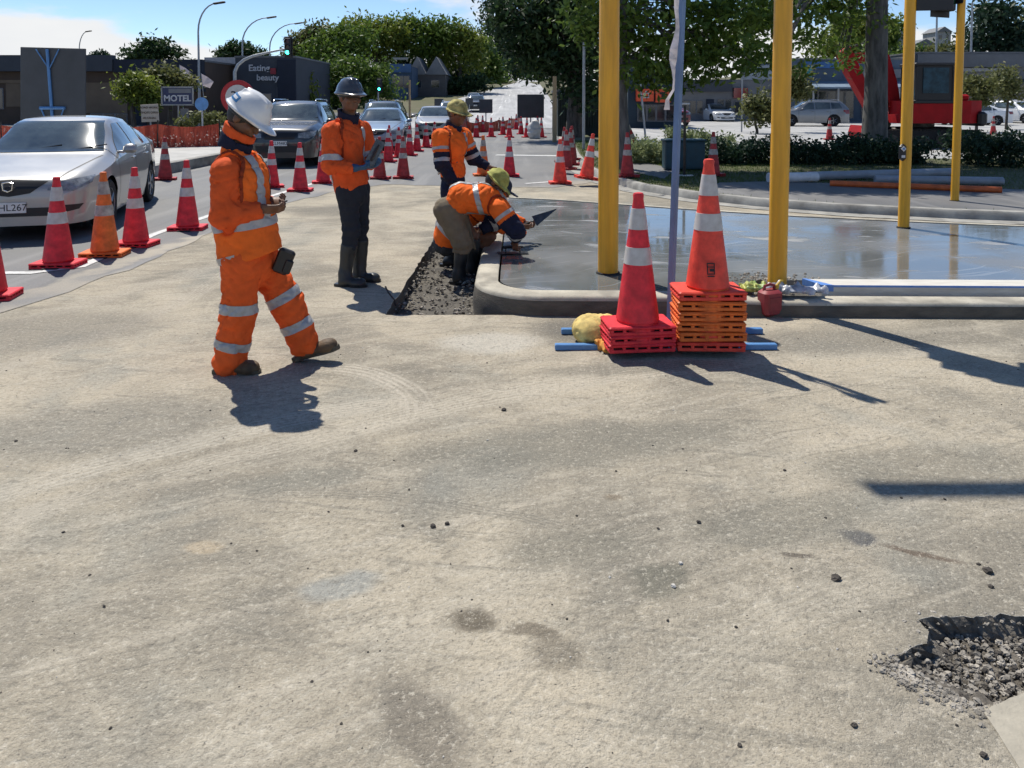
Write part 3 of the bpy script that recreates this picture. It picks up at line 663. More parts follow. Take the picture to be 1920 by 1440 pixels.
M_GLOVE = mat('blue_glove', (.02, .085, .19), .6, var=.3, scale=30); M_HELW = mat('white_helmet', (.74, .74, .73), .3, var=.05, scale=8, coat=.3); M_HELG = mat('grey_helmet', (.05, .055, .065), .25, var=.1, scale=8, coat=.5)
M_EYE = mat('eye', (.03, .02, .015), .2); M_BLACK = mat('black_plastic', (.012, .012, .013), .4, var=.2); M_STEEL = mat('trowel_steel', (.09, .10, .11), .35, metal=.8, var=.3, scale=20); M_WOOD = mat('raw_timber', (.42, .30, .17), .8, var=.25, scale=12, stretch=(1, 12, 12))
M_HATY = fabric('straw_hat_cloth', (.46, .40, .16), var=.5); M_LIME = fabric('lime_hat_cloth', (.40, .40, .12), var=.35); M_LOGO = mat('blue_print', (.03, .17, .38), .4)
M_NAVYH = mat('navy_cap_cloth', (.02, .03, .07), .8, var=.3)
def bound(pts, pad): p = np.array(pts, np.float32); return p.min(0)-pad, p.max(0)+pad
def hand_sdf(P, w, d, n, curl, side, grow=0., spread=0.):
    d = nrm(d); n = nrm(np.asarray(n)-d*(np.asarray(n) @ d)); s = np.cross(d, n)*side; w = np.asarray(w, np.float32)
    D = ec(P, w-d*.01, w+d*.075, s, (.030, .019), (.040, .014))-grow
    for i, (ln, cu) in enumerate(((.072, .9), (.082, 1.), (.077, 1.06), (.060, 1.15))):
        p = w+d*.082+s*(-.030+.020*i); a = R(8)*(1-i); dd = nrm(d+s*(-.12+.08*i)*spread); ang = 0; r = .0098-.0006*abs(i-1)
        for sg, an in ((.45, 55), (.31, 75), (.24, 50)):
            ang += R(an)*curl*cu; v = dd*math.cos(ang)+n*math.sin(ang); q = p+v*ln*sg; D = smin(D, rc(P, p, q, r, r*.9)-grow, .006); p = q; r *= .9
    p = w+d*.022-s*.034; v = nrm(d*.75-s*.55+n*.45)
    for sg, r in ((.040, .0135), (.030, .0115), (.024, .010)):
        q = p+v*sg; D = smin(D, rc(P, p, q, r, r*.88)-grow, .008); p = q; v = nrm(v+n*.45*curl+s*.35*curl)
    return D
def head_frame(fwd, up):
    f = nrm(fwd); u = np.asarray(up, np.float32); u = nrm(u-f*(u @ f)); return np.stack([f, np.cross(u, f), u], 1)     # columns: forward, left, up
HS = 1.04
def head_sdf(P, c, M):
    Q = (P-np.asarray(c, np.float32)) @ M/HS
    D = el(Q, (-.012, 0, .022), (.098, .077, .105)); D = smin(D, el(Q, (.030, 0, -.052), (.062, .056, .058)), .045)
    D = smin(D, el(Q, (.066, 0, -.088), (.024, .028, .022)), .03)                     # chin
    D = smin(D, rc(Q, (.084, 0, .020), (.104, 0, -.022), .009, .0145), .012)           # nose
    D = smin(D, rc(Q, (.082, -.038, .033), (.082, .038, .033), .011, .011), .014)      # brow
    for y in (-1, 1):
        D = np.maximum(D, -smin(el(Q, (.098, y*.032, .014), (.016, .019, .012)), D+1, .001)) if False else np.maximum(D, -(el(Q, (.100, y*.032, .012), (.020, .018, .011))))
        D = smin(D, el(Q, (.070, y*.045, -.022), (.022, .020, .020)), .02)             # cheek
        D = smin(D, el(Q, (-.008, y*.080, -.004), (.022, .011, .034)), .008)           # ear
    D = smin(D, el(Q, (.086, 0, -.052), (.014, .026, .0065)), .006); D = smin(D, el(Q, (.084, 0, -.066), (.014, .022, .007)), .006)
    return D*HS
def headgear(kind, c, M, par, mats, shp=1.):
    def mk(f, name, m, h=.0065, lo=(-.2, -.19, -.12), hi=(.24, .19, .21)):
        V, Fq = surfnet(f, lo, hi, h); W_ = V @ M.T*HS+np.asarray(c, np.float32); return npmesh(name, W_, Fq, m, par), V, Fq, W_
    if kind == 'helmet':
        def f(Q):
            d = el(Q, (-.005, 0, .035), (.138, .114, .140)); d = np.maximum(d, .03-Q[:, 2])
            rim = el(Q, (.0, 0, .034), (.156, .130, .013)); pk = el(Q, (.125, 0, .030), (.085, .088, .012)+0*V3(0, 0, 0))
            d = smin(d, rim, .02); d = smin(d, pk, .02)
            for y in (-.035, 0, .035): d = smin(d, ec(Q, (-.09, y, .150-abs(y)*.3), (.07, y, .158-abs(y)*.3), (0, 1, 0), (.010, .016), (.010, .016)), .016)
            return d
        o, V, Fq, W_ = mk(f, 'helmet', mats[0])
        N = vnormals(W_, Fq)
        # harness below the shell
        def g(Q): return np.maximum(np.abs(el(Q, (-.008, 0, .02), (.112, .092, .10)))-.006, np.maximum(Q[:, 2]-.034, .002-Q[:, 2]))
        mk(g, 'headband', M_BLACK, .006)
        return o, V, Fq, W_, N
    if kind == 'hat':            # soft legionnaire / bucket hat
        def f(Q):
            d = el(Q, (-.008, 0, .03), (.118, .098, .118)); d = np.maximum(d, .015-Q[:, 2]); d = smin(d, el(Q, (.012, 0, .020+0), (.165, .135, .012)), .02)
            return d+folds(Q, .006, 45, 5)
        return mk(f, 'hat', mats[0])
    if kind == 'cap':
        def f(Q):
            d = el(Q, (-.008, 0, .03), (.115, .095, .112)); d = np.maximum(d, .02-Q[:, 2]); d = smin(d, el(Q, (.125, 0, .028), (.075, .075, .010)), .015); return d+folds(Q, .003, 45, 9)
        return mk(f, 'cap', mats[0])
def tape_on(parent, V, Fq, N, specs, off=.005):
    for fields in specs:
        nv, nf = clip_region(V, Fq, N, fields, off)
        if len(nf) > 6: polyobj('reflective_tape', nv, nf, M_TAPE, parent)
def person(label, loc, c):
    T = thing('person', label, 'person', loc)
    J = {k: V3(*v) for k, v in c['J'].items()}; side = nrm(c['side']); fr = c.get('front', V3(1, 0, 0)); fr = nrm(fr)
    HM = head_frame(c['fwd'], c.get('hup', (0, 0, 1))); hc = J['head']; sd = c.get('seed', 1)
    tr = c.get('tr', {}); up = nrm(J['neck']-J['pelvis'])
    # --- body: one continuous skin
    def body(P):
        D = ec(P, J['pelvis'], J['chest'], side, (.15, .10), (.165, .105)); D = smin(D, ec(P, J['chest'], J['neck'], side, (.16, .09), (.06, .055)), .08)
        D = smin(D, rc(P, J['neck']-up*.03, hc-HM[:, 2]*.07-HM[:, 0]*.012, .062, .055), .03)
        for s in 'RL':
            D = smin(D, rc(P, J['sh'+s], J['el'+s], .05, .04), .04); D = smin(D, rc(P, J['el'+s], J['wr'+s], .04, .027), .02)
            D = smin(D, rc(P, J['hip'+s], J['kn'+s], .08, .055), .05); D = smin(D, rc(P, J['kn'+s], J['an'+s], .052, .036), .02)
        return smin(D, head_sdf(P, hc, HM), .025)
    lo, hi = bound([J[k] for k in J], .16)
    V, Fq = surfnet(body, lo, hi, .02)
    lo, hi = bound([hc, J['neck']], .15); Vh, Fh = surfnet(lambda P: np.maximum(smin(head_sdf(P, hc, HM), rc(P, J['neck']-up*.02, hc-HM[:, 2]*.07-HM[:, 0]*.012, .062, .055), .03), 0*P[:, 0]-1e3), lo, hi, .0068)
    parts = [(V*1, Fq), (Vh, Fh)]
    # keep the coarse surface out of the fine head
    kp = np.linalg.norm(V-hc, axis=1) > .145; parts[0] = (V, Fq[kp[Fq].all(1)])
    for s, sg in (('R', 1), ('L', -1)):
        hd = c['hand'+s]; w = J['wr'+s]; el_ = J['el'+s]
        if c.get('glove'):
            lo, hi = w-.2, w+.2
            Vg, Fg = surfnet(lambda P: smin(hand_sdf(P, w, hd[0], hd[1], hd[2], sg, .004), rc(P, w, w+(el_-w)*.3, .034, .042), .02), lo, hi, .006); npmesh('glove', Vg, Fg, c['glove'], T)
        else:
            lo, hi = w-.17, w+.17
            Vg, Fg = surfnet(lambda P: smin(hand_sdf(P, w, hd[0], hd[1], hd[2], sg), rc(P, w, w+(el_-w)*.35, .027, .034), .02), lo, hi, .0058); parts.append((Vg, Fg))
    o = 0; VV = []; FF = []
    for a, b in parts: VV.append(a); FF.append(b+o); o += len(a)
    bo = npmesh('body', np.concatenate(VV), np.concatenate(FF), M_SKIN, T)
    for y in (-1, 1):
        e = MB(); e.lathe([(.0, -.011), (.008, -.007), (.011, 0), (.008, .007), (0, .011)], 8); p = hc+HM @ V3(.080, y*.032, .012)*HS; e.build('eye', M_EYE, T, 60, tuple(p))
    # hair under the headgear
    Vr, Fr = surfnet(lambda P: (lambda Q: np.maximum(np.maximum(el(Q, (-.016, 0, .022), (.103, .084, .110)), Q[:, 0]-.045+np.maximum(0, -Q[:, 2])*.9), -.062-Q[:, 2]))((P-hc) @ HM/HS), hc-.18, hc+.19, .008); npmesh('hair', Vr, Fr, M_HAIR, T)
    # --- trousers
    a0, a1, a2, a3, aw = tr.get('r', (.115, .092, .088, .094, .17)); cu = tr.get('cut')
    def trous(P):
        pv = J['pelvis']; D = ec(P, pv+up*.09, pv-V3(0, 0, .05), side, (aw-.01, .125), (aw, tr.get('dep', .15)))
        for s in 'RL':
            L = smin(rc(P, J['hip'+s], J['kn'+s], a0, a1), rc(P, J['kn'+s], J['an'+s], a2, a3), .03)
            k = np.linalg.norm(P-J['kn'+s], axis=1); L = L+.007*np.sin(85*((P-J['kn'+s]) @ nrm(J['an'+s]-J['kn'+s]))+3*(P @ V3(7, 9, 3)))*np.exp(-(k/.13)**2)
            k = np.linalg.norm(P-J['an'+s], axis=1); L = L+.008*np.sin(75*((P-J['an'+s]) @ nrm(J['an'+s]-J['kn'+s]))+2*(P @ V3(9, -7, 5)))*np.exp(-(k/.15)**2)
            L = np.maximum(L, ((P-J['an'+s]) @ nrm(J['an'+s]-J['kn'+s]))-tr.get('over', .035))
            D = smin(D, L, .05)
        D = D+cloth(P, tr.get('fold', .006)*1.35, 19, sd)
        return np.maximum(D, ((P-pv) @ up)-.13)
    lo, hi = bound([J['pelvis']]+[J[k+s] for k in ('hip', 'kn', 'an') for s in 'RL'], .19); h = c.get('h', .012)
    V, Fq = surfnet(trous, lo, hi, h); to = npmesh('trousers', V, Fq, tr['m'], T); N = vnormals(V, Fq)
    if tr.get('tape'):
        sp = []
        for s in 'RL':
            d = nrm(J['an'+s]-J['kn'+s]); t = (V-J['kn'+s]) @ d; t2 = (V-J['hip'+s]) @ nrm(J['kn'+s]-J['hip'+s]); near = .165-np.linalg.norm(V-J['kn'+s]-np.clip(t, -.4, 1)[:, None]*d, axis=1)
            ot = 'L' if s == 'R' else 'R'; do = rc(V, J['hip'+ot], J['kn'+ot], a0, a1)-rc(V, J['hip'+s], J['kn'+s], a0, a1); do2 = rc(V, J['kn'+ot], J['an'+ot], a2, a3)-rc(V, J['kn'+s], J['an'+s], a2, a3)
            Lk = np.linalg.norm(J['kn'+s]-J['hip'+s]); sp.append([t2-(Lk-.075), (Lk-.015)-t2, do+.0, near+.06]); Ls = np.linalg.norm(J['an'+s]-J['kn'+s]); sp.append([t-(Ls-.145), (Ls-.09)-t, do2, near+.05])
        tape_on(to, V, Fq, N, sp)
    # --- boots
    for s in 'RL':
        ft = c['foot'+s]; heel, toe = V3(*ft[0]), V3(*ft[1]); d = nrm(toe-heel); lat = nrm(np.cross(d, V3(0, 0, 1))); n = np.cross(lat, d); L = np.linalg.norm(toe-heel)
        gum = c.get('gum'); an = J['an'+s]
        def boot(P):
            D = ec(P, heel+d*.045+n*.035, toe-d*.05+n*.030, lat, (.040, .042), (.050, .034)); D = smin(D, el(P, toe-d*.06+n*.035, (.062, .052, .043), np.stack([d, lat, n], 1)), .03)
            D = smin(D, rc(P, heel+d*.075+n*.06, an, .05, .05), .05)
            if gum: D = smin(D, rc(P, an, an+(J['kn'+s]-an)*gum, .056, .078), .04)+folds(P, .003, 30, 3)
            D = np.maximum(D, -((P-heel) @ n)+.004)
            top = an+(J['kn'+s]-an)*(gum or .12); return np.maximum(D, (P-top) @ nrm(J['kn'+s]-an))
        lo, hi = bound([heel, toe, an, an+(J['kn'+s]-an)*(gum or .2)], .11)
        V, Fq = surfnet(boot, lo, hi, .0085); bb = npmesh('boot', V, Fq, M_GUM if gum else M_BOOT, T)
        pl = [(-.045+L*0+.02, -.03), (.0, -.038), (L*.4, -.036), (L*.7, -.05), (L*.92, -.045), (L+.01, -.015), (L+.01, .015), (L*.92, .045), (L*.7, .05), (L*.4, .036), (.0, .038), (-.025, .03)]
        mm = Matrix(((d[0], lat[0], n[0]), (d[1], lat[1], n[1]), (d[2], lat[2], n[2]))).to_4x4(); mm.translation = Vector(heel); b = MB(); b.prism(pl, -.004, .024, M=mm); b.build('sole', M_BLACK if gum else M_SOLE, bb)
    # --- shirt / jacket with sleeves, then the vest over it
    jk = c['jacket']
    def torso(P, g=0.):
        w = c['w']; D = ec(P, J['pelvis']+up*.02, J['waist'], side, (w[0]+g, w[1]+g), (w[2]+g, w[3]+g)); D = smin(D, ec(P, J['waist'], J['chest'], side, (w[2]+g, w[3]+g), (w[4]+g, w[5]+g)), .06)
        D = smin(D, ec(P, J['chest'], J['neck']-up*.02, side, (w[4]+g-.02, w[5]+g-.01), (.085+g, .075+g)), .07)
        return smin(D, rc(P, J['shR']+(J['shL']-J['shR'])*.16, J['shL']+(J['shR']-J['shL'])*.16, .085+g, .085+g), .07)
    def sleeves(P):
        D = None
        for s in 'RL':
            sh, e, w_ = J['sh'+s], J['el'+s], J['wr'+s]; r = jk.get('r', (.088, .074, .066, .048)); L = smin(rc(P, sh, e, r[0], r[1]), rc(P, e, w_, r[2], r[3]), .035)
            k = np.linalg.norm(P-e, axis=1); L = L+.008*np.sin(80*((P-e) @ nrm(e-sh))+4*(P @ V3(6, -8, 9)))*np.exp(-(k/.11)**2)
            L = np.maximum(L, ((P-w_) @ nrm(w_-e))+.012); D = L if D is None else np.minimum(D, L)
        return D
    def jacket(P):
        D = smin(torso(P, -.012), sleeves(P), .045)+cloth(P, .0095, 24, sd+3); return np.maximum(D, -((P-J['pelvis']) @ up)+jk.get('hem', 0.))
    lo, hi = bound([J['pelvis'], J['neck']]+[J[k+s] for k in ('sh', 'el', 'wr') for s in 'RL'], .21)
    V, Fq = surfnet(jacket, lo, hi, h); N = vnormals(V, Fq)
    mi = None; jm = [jk['m']]
    if jk.get('m2') is not None:               # lower sleeves and tail in a second cloth
        x = np.full(len(V), 1.)
        for s in 'RL':
            sh, e, w_ = J['sh'+s], J['el'+s], J['wr'+s]; t = (V-sh) @ nrm(e-sh); d1 = np.minimum(rc(V, sh, e, .085, .07), rc(V, e, w_, .065, .05)); x = np.where((d1 < .03) & (t > jk['cut']) & ((V-J['chest']) @ (nrm(sh-J['chest'])) > .08), -1, x)
            x = np.where((rc(V, e, w_, .066, .05) < .025), -1, x)
        x = np.where(((V-J['pelvis']) @ up < .13) & (np.minimum(rc(V, J['shR'], J['elR'], .08, .07), rc(V, J['shL'], J['elL'], .08, .07)) > .03), -1, x)
        mi = (x[Fq].mean(1) < 0).astype(int); jm.append(jk['m2'])
    jo = npmesh('jacket', V, Fq, jm, T, mi=mi)
    sp = []
    for s in 'RL':
        for t0, t1 in jk.get('bands', ()):
            sh, e = J['sh'+s], J['el'+s]; Lu = np.linalg.norm(e-sh)
            t = (V-sh) @ nrm(e-sh) if t1 <= 1 else (V-e) @ nrm(J['wr'+s]-e); Lx = Lu if t1 <= 1 else np.linalg.norm(J['wr'+s]-e); q = 0 if t1 <= 1 else 1
            seg = rc(V, sh, e, .088, .074) if q == 0 else rc(V, e, J['wr'+s], .066, .048)
            sp.append([t-(t0-q)*Lx, (t1-q)*Lx-t, .035-seg])
    tape_on(jo, V, Fq, N, sp)
    vs = c.get('vest')
    if vs:
        def vest(P):
            D = torso(P, .010)+cloth(P, .0105, 18, sd+7)
            for s in 'RL':
                sh = J['sh'+s]; e = J['el'+s]; d = nrm(e-sh); a = sh-d*.03
                D = np.maximum(D, -(np.maximum(rc(P, a, sh+d*.30, .093, .088), -((P-(J['chest']+nrm(sh-J['chest'])*0.085)) @ nrm(side*np.sign((sh-J['chest']) @ side)))+0.03)))
            D = np.maximum(D, -(rc(P, J['neck']-up*.06+fr*.05, hc, .07, .10)))
            hp = V3(*vs['hem'][0]); hn = nrm(vs['hem'][1]); return np.maximum(D, -((P-hp) @ hn))
        V, Fq = surfnet(vest, lo, hi, h); N = vnormals(V, Fq); vo = npmesh('vest', V, Fq, vs.get('m', M_HV), T)
        for s in 'RL':
            sh = J['sh'+s]; e = J['el'+s]; d = nrm(e-sh); cut = rc(V, sh-d*.03, sh+d*.30, .093, .088); so = ((V-J['chest']) @ side)*np.sign((sh-J['chest']) @ side)
            nv, nf = clip_region(V, Fq, N, [.020-cut, cut-.003, so-.04, ((V-J['waist']) @ up)-.02], .004)
            if len(nf) > 6: polyobj('armhole_shade', nv, nf, vs.get('pipe', M_HV3), vo)  # dark strip paints the shadow along the vest's armhole edge
        tu = (V-J['pelvis']) @ up; la = (V-J['chest']) @ side; fo = (V-J['chest']) @ fr; sp = []
        for a, b in vs.get('bands', ()): sp.append([tu-a, b-tu])
        for a, b, lo_, hi_ in vs.get('stripes', ()): sp.append([la-a, b-la, tu-lo_, hi_-tu, fo])
        for a, b, lo_, hi_ in vs.get('bstripes', ()): sp.append([la-a, b-la, tu-lo_, hi_-tu, -fo])
        for a, b, lo_, hi_, sg in vs.get('sstripes', ()): sp.append([fo-a, b-fo, tu-lo_, hi_-tu, la*sg])
        if vs.get('hemband'):
            hp = V3(*vs['hem'][0]); hn = nrm(vs['hem'][1]); t = (V-hp) @ hn; sp.append([t-vs['hemband'][0], vs['hemband'][1]-t, -fo+.02])
        tape_on(vo, V, Fq, N, sp)
    # --- collar
    for cm, r0, r1, h0, h1 in c.get('collar', ()):
        ax = nrm(hc-J['neck']); 
        def col(P):
            t = (P-J['neck']) @ ax; D = np.abs(rc(P, J['neck']-ax*.08, J['neck']+ax*.16, r0, r1))-.010; return np.maximum(D, np.maximum(h0-t, t-h1-.25*((P-J['neck']) @ -fr)))+folds(P, .004, 30, sd)
        V, Fq = surfnet(col, J['neck']-.2, J['neck']+.25, .009); npmesh('collar', V, Fq, cm, T)
    return T, HM, hc
def meas(bx, by, s): return lambda px, py, dy=0.: ((px-bx)/s, dy, (by-py)/s)
# ---- walking man in full orange
_l1 = G(500, 688); _j = meas(500, 688, 1442/_l1.y)
J1 = dict(pelvis=_j(472, 470), waist=_j(463, 415), chest=_j(457, 330), neck=_j(446, 268), head=_j(466, 216), shR=_j(446, 312, -.165), shL=_j(456, 312, .165), elR=_j(444, 394, -.20), elL=_j(468, 396, .23),
          wrR=_j(512, 380, -.13), wrL=_j(505, 374, .06), hipR=_j(466, 484, -.095), hipL=_j(480, 484, .095), knR=_j(460, 578, -.10), knL=_j(530, 574, .10), anR=_j(439, 667, -.10), anL=_j(563, 650, .10))
_z0 = 0.0
T1, HM, hc = person('walking worker in orange vest and orange trousers wearing a white hard hat', _l1, dict(J=J1, side=(0, -1, 0), fwd=(.80, -.14, -.60), hup=(.6, 0, .8), seed=11, h=.0105,
    tr=dict(m=M_HVT, r=(.115, .102, .097, .096, .160), dep=.14, over=.075, fold=.009, tape=True), w=(.185, .185, .168, .158, .175, .138),
    footR=((-.265, -.10, .0), (-.01, -.115, .0)), footL=((.165, .10, .012), (.425, .09, .088)),
    handR=((.95, .25, -.05), (.1, .6, .6), .62), handL=((.9, -.35, .0), (.1, -.6, .6), .6), jacket=dict(m=M_HV2, hem=.05, r=(.080, .070, .064, .052)),
    vest=dict(hem=(_j(440, 490), (-.33, 0, 1)), bands=((.165, .215),), stripes=((.05, .11, .20, .6), (-.11, -.05, .20, .6)), sstripes=((-.045, .012, .215, .52, 1),), hemband=(.02, .065)),
    collar=((M_NAVY, .088, .096, -.02, .06), (M_HV2, .082, .092, .05, .12))))
o, V, Fq, W_, N = headgear('helmet', hc, HM, T1, [M_HELW])
nv, nf = clip_region(W_, Fq, N, [V[:, 0]+.125, -.055-V[:, 0], V[:, 2]-.066, .105-V[:, 2], -V[:, 1]], .002); polyobj('logo', nv, nf, M_LOGO, o)
nv, nf = clip_region(W_, Fq, N, [V[:, 0]+.112, -.070-V[:, 0], V[:, 2]-.078, .094-V[:, 2], -V[:, 1]], .003); polyobj('logo', nv, nf, M_HELW, o)
b = MB(); b.box((0, 0, 0), (.10, .05, .155), Matrix.Rotation(R(22), 3, 'Y'), bev=.012); b.box((.03, -.02, -.03), (.05, .025, .09), Matrix.Rotation(R(22), 3, 'Y'), bev=.008); b.build('belt_pouch', M_BLACK, T1, loc=_j(537, 484, -.02))
b = MB(); b.box((0, 0, 0), (.035, .075, .010), Matrix.Rotation(R(-12), 3, 'Y'), bev=.003)
tag(b.build('phone', M_BLACK, loc=_l1+Vector(_j(540, 371, -.05))), 'small dark phone held by the walking worker', 'phone')
# ---- standing man with grey helmet and gumboots
_l2 = G(668, 530); _j = meas(668, 530, 1442/_l2.y)
J2 = dict(pelvis=_j(662, 348), waist=_j(655, 318), chest=_j(652, 262), neck=_j(655, 224), head=_j(660, 180, -.02), shR=_j(632, 242, -.16), shL=_j(676, 242, .14), elR=_j(634, 303, -.24), elL=_j(690, 298, .13),
          wrR=_j(678, 308, -.24), wrL=_j(700, 306, -.07), hipR=_j(656, 352, -.09), hipL=_j(672, 352, .08), knR=_j(664, 428, -.10), knL=_j(672, 428, .09), anR=_j(652, 507, -.11), anL=_j(672, 503, .08))
T2, HM, hc = person('worker standing in dark gumboots and grey hard hat holding a black float with blue gloves', _l2, dict(J=J2, side=(.25, -.97, 0), front=V3(.97, -.22, 0), fwd=(.62, -.78, -.06), seed=21, h=.0115,
    tr=dict(m=M_CHAR, r=(.098, .078, .074, .066, .155), dep=.135, over=-.2, fold=.005), gum=.68, glove=M_GLOVE, w=(.18, .155, .168, .138, .185, .13),
    footR=((-.14, -.12, .0), (.12, -.17, .0)), footL=((-.06, .08, .0), (.205, .04, .0)), handR=((.95, -.05, .05), (.2, .3, .9), .5), handL=((.75, -.6, .1), (-.2, -.3, .9), .5),
    jacket=dict(m=M_HV2, hem=.02, r=(.088, .078, .070, .05), bands=((.72, .90),)),
    vest=dict(m=M_HV2, hem=(_j(640, 374), (-.75, .05, 1)), bands=(), stripes=((.02, .075, .06, .62), (-.11, -.055, .06, .62)), bstripes=((.03, .08, .05, .6),), hemband=(.02, .075)),
    collar=((M_NAVY, .085, .09, -.03, .085),)))
headgear('helmet', hc, HM, T2, [M_HELG])
# ---- man standing behind, dark sleeves
_l3 = Vector((A(848, 400, 8.35).x, 8.35, 0)); _by = HOR+CAMH*1442/8.35; _j = meas(848, _by, 1442/8.35)
J3 = dict(pelvis=_j(850, 352), waist=_j(849, 322), chest=_j(848, 272), neck=_j(850, 240), head=_j(858, 212, -.01), shR=_j(829, 256, -.17), shL=_j(868, 256, .16), elR=_j(832, 304, -.22), elL=_j(886, 300, .2),
          wrR=_j(850, 342, -.18), wrL=_j(916, 316, .16), hipR=_j(846, 356, -.09), hipL=_j(856, 356, .09), knR=_j(852, 435, -.10), knL=_j(862, 435, .10), anR=(_j(848, 400)[0], -.10, -.03), anL=(_j(862, 400)[0], .10, -.03))
T3, HM, hc = person('worker standing behind the bending one, pale patterned hat and navy sleeves', _l3, dict(J=J3, side=(.2, -.98, 0), front=V3(.97, -.2, 0), fwd=(.85, -.45, -.28), seed=31, h=.012,
    tr=dict(m=M_NAVY, r=(.10, .08, .078, .07, .155), dep=.135, over=-.2), gum=.6, w=(.175, .14, .175, .135, .195, .14),
    footR=((-.10, -.12, -.122), (.16, -.13, -.122)), footL=((-.02, .10, -.122), (.24, .09, -.122)), handR=((.5, .1, -.85), (.6, .6, .2), .4), handL=((.97, 0, -.15), (0, -.3, -.9), .35),
    jacket=dict(m=M_HV, m2=M_NAVY, cut=.16, hem=-.02, r=(.095, .08, .066, .046), bands=((.36, .48), (.78, .93))),
    vest=dict(hem=(_j(835, 318), (-.75, .1, 1)), bands=((.14, .19),), stripes=((.03, .085, .14, .6), (-.10, -.045, .14, .6))), collar=((M_NAVY, .08, .085, -.03, .06),)))
headgear('hat', hc, HM, T3, [M_HATY])
# ---- bending man with the float
_l4 = Vector((A(870, 400, 7.55).x, 7.55, 0)); _by = HOR+CAMH*1442/7.55; _j = meas(870, _by, 1442/7.55)
J4 = dict(pelvis=_j(846, 388), waist=_j(866, 372), chest=_j(908, 372), neck=_j(934, 366, .0), head=_j(930, 344, .03), shR=_j(938, 388, -.16), shL=_j(928, 380, .16), elR=_j(968, 428, -.22), elL=_j(925, 425, .22),
          wrR=_j(967, 449, -.13), wrL=_j(899, 440, .16), hipR=_j(838, 392, -.09), hipL=_j(848, 392, .10), knR=_j(868, 452, -.12), knL=_j(886, 450, .13), anR=(_j(862, 0)[0], -.12, -.02), anL=(_j(880, 0)[0], .13, -.02))
T4, HM, hc = person('bending worker in khaki trousers and gumboots smoothing the concrete edge', _l4, dict(J=J4, side=(0, -1, .08), front=V3(.35, 0, -.94), fwd=(.72, -.15, -.68), hup=(.7, 0, .7), seed=41, h=.011,
    tr=dict(m=M_KHAKI, r=(.125, .096, .085, .075, .16), dep=.15, over=-.2, fold=.007), gum=.95, w=(.17, .135, .175, .135, .195, .135),
    footR=((-.11, -.12, -.122), (.155, -.13, -.122)), footL=((-.02, .13, -.122), (.24, .12, -.122)), handR=((-.02, .25, -.97), (.5, .6, .3), .75), handL=((-.5, 0, -.85), (.6, -.4, -.6), .5),
    jacket=dict(m=M_HV, m2=M_NAVY, cut=.13, hem=-.01, r=(.105, .09, .075, .05), bands=((.22, .36), (1.05, 1.3))),
    vest=dict(hem=(_j(838, 372), (1, 0, -.3)), bands=((.26, .31),), stripes=((.05, .10, .02, .6), (-.10, -.05, .02, .6)), bstripes=((.03, .09, .02, .62), (-.09, -.03, .02, .62)))))
headgear('hat', hc, HM, T4, [M_LIME])
# ---- squatting man
_l5 = Vector((A(860, 400, 8.05).x, 8.05, 0)); _by = HOR+CAMH*1442/8.05; _j = meas(860, _by, 1442/8.05)
J5 = dict(pelvis=_j(838, 446), waist=_j(848, 424), chest=_j(884, 392), neck=_j(912, 370), head=_j(938, 356, .02), shR=_j(902, 392, -.15), shL=_j(912, 386, .16), elR=_j(942, 420, -.16), elL=_j(948, 412, .2),
          wrR=_j(978, 424, -.06), wrL=_j(986, 424, .14), hipR=_j(842, 450, -.09), hipL=_j(846, 450, .10), knR=_j(922, 440, -.14), knL=_j(926, 436, .15), anR=(_j(886, 0)[0], -.12, -.02), anL=(_j(892, 0)[0], .13, -.02))
T5, HM, hc = person('squatting worker in dark trousers and navy cap beside the new kerb', _l5, dict(J=J5, side=(0, -1, 0), front=V3(.6, 0, -.8), fwd=(.85, -.1, -.5), hup=(.5, 0, .85), seed=51, h=.012,
    tr=dict(m=M_SLATE, r=(.105, .085, .080, .072, .16), dep=.15, over=-.2), gum=.55, w=(.185, .15, .18, .145, .195, .14),
    footR=((-.02+_j(874, 0)[0], -.12, -.122), (.24+_j(874, 0)[0], -.13, -.122)), footL=((_j(882, 0)[0], .13, -.122), (.26+_j(882, 0)[0], .12, -.122)), handR=((.95, .2, -.1), (.1, .7, .6), .7), handL=((.9, -.35, -.2), (.1, -.6, .6), .7),
    jacket=dict(m=M_HV, hem=-.06, r=(.095, .08, .07, .05)), vest=dict(hem=(_j(832, 468), (.25, 0, 1)), bands=((.03, .075),), bstripes=((.03, .085, .0, .6), (-.085, -.03, .0, .6)))))
headgear('cap', hc, HM, T5, [M_NAVYH])
# ---- hand tools
def trowel(label, loc, rot, kind):
    t = thing('trowel' if kind else 'hand_float', label, 'trowel' if kind else 'float', loc, rot=rot)
    b = MB()
    if kind: b.prism([(0, -.06), (.28, 0), (0, .06)], -.002, .002)
    else: b.box((0, 0, 0), (.30, .11, .006), bev=.002)
    b.build('blade', M_STEEL, t)
    h = MB(); 
    if kind: h.tube([(-.01, 0, .002), (-.03, 0, .05), (-.05, 0, .055)], .006, 6); h.tube([(-.05, 0, .055), (-.10, 0, .057), (-.17, 0, .055)], [.014, .017, .012], 8)
    else: h.tube([(-.07, 0, .003), (-.07, 0, .05)], .007, 6); h.tube([(.07, 0, .003), (.07, 0, .05)], .007, 6); h.tube([(-.10, 0, .055), (0, 0, .058), (.10, 0, .055)], [.013, .017, .013], 8)
    h.build('handle', M_BLACK, t, 40); return t
trowel('black steel float pressed on the slab edge under the bending worker\'s hand', _l4+Vector(meas(870, HOR+CAMH*1442/7.55, 1442/7.55)(962, 474, -.02))*1, (0, 0, R(6)), 0).location.z = .158
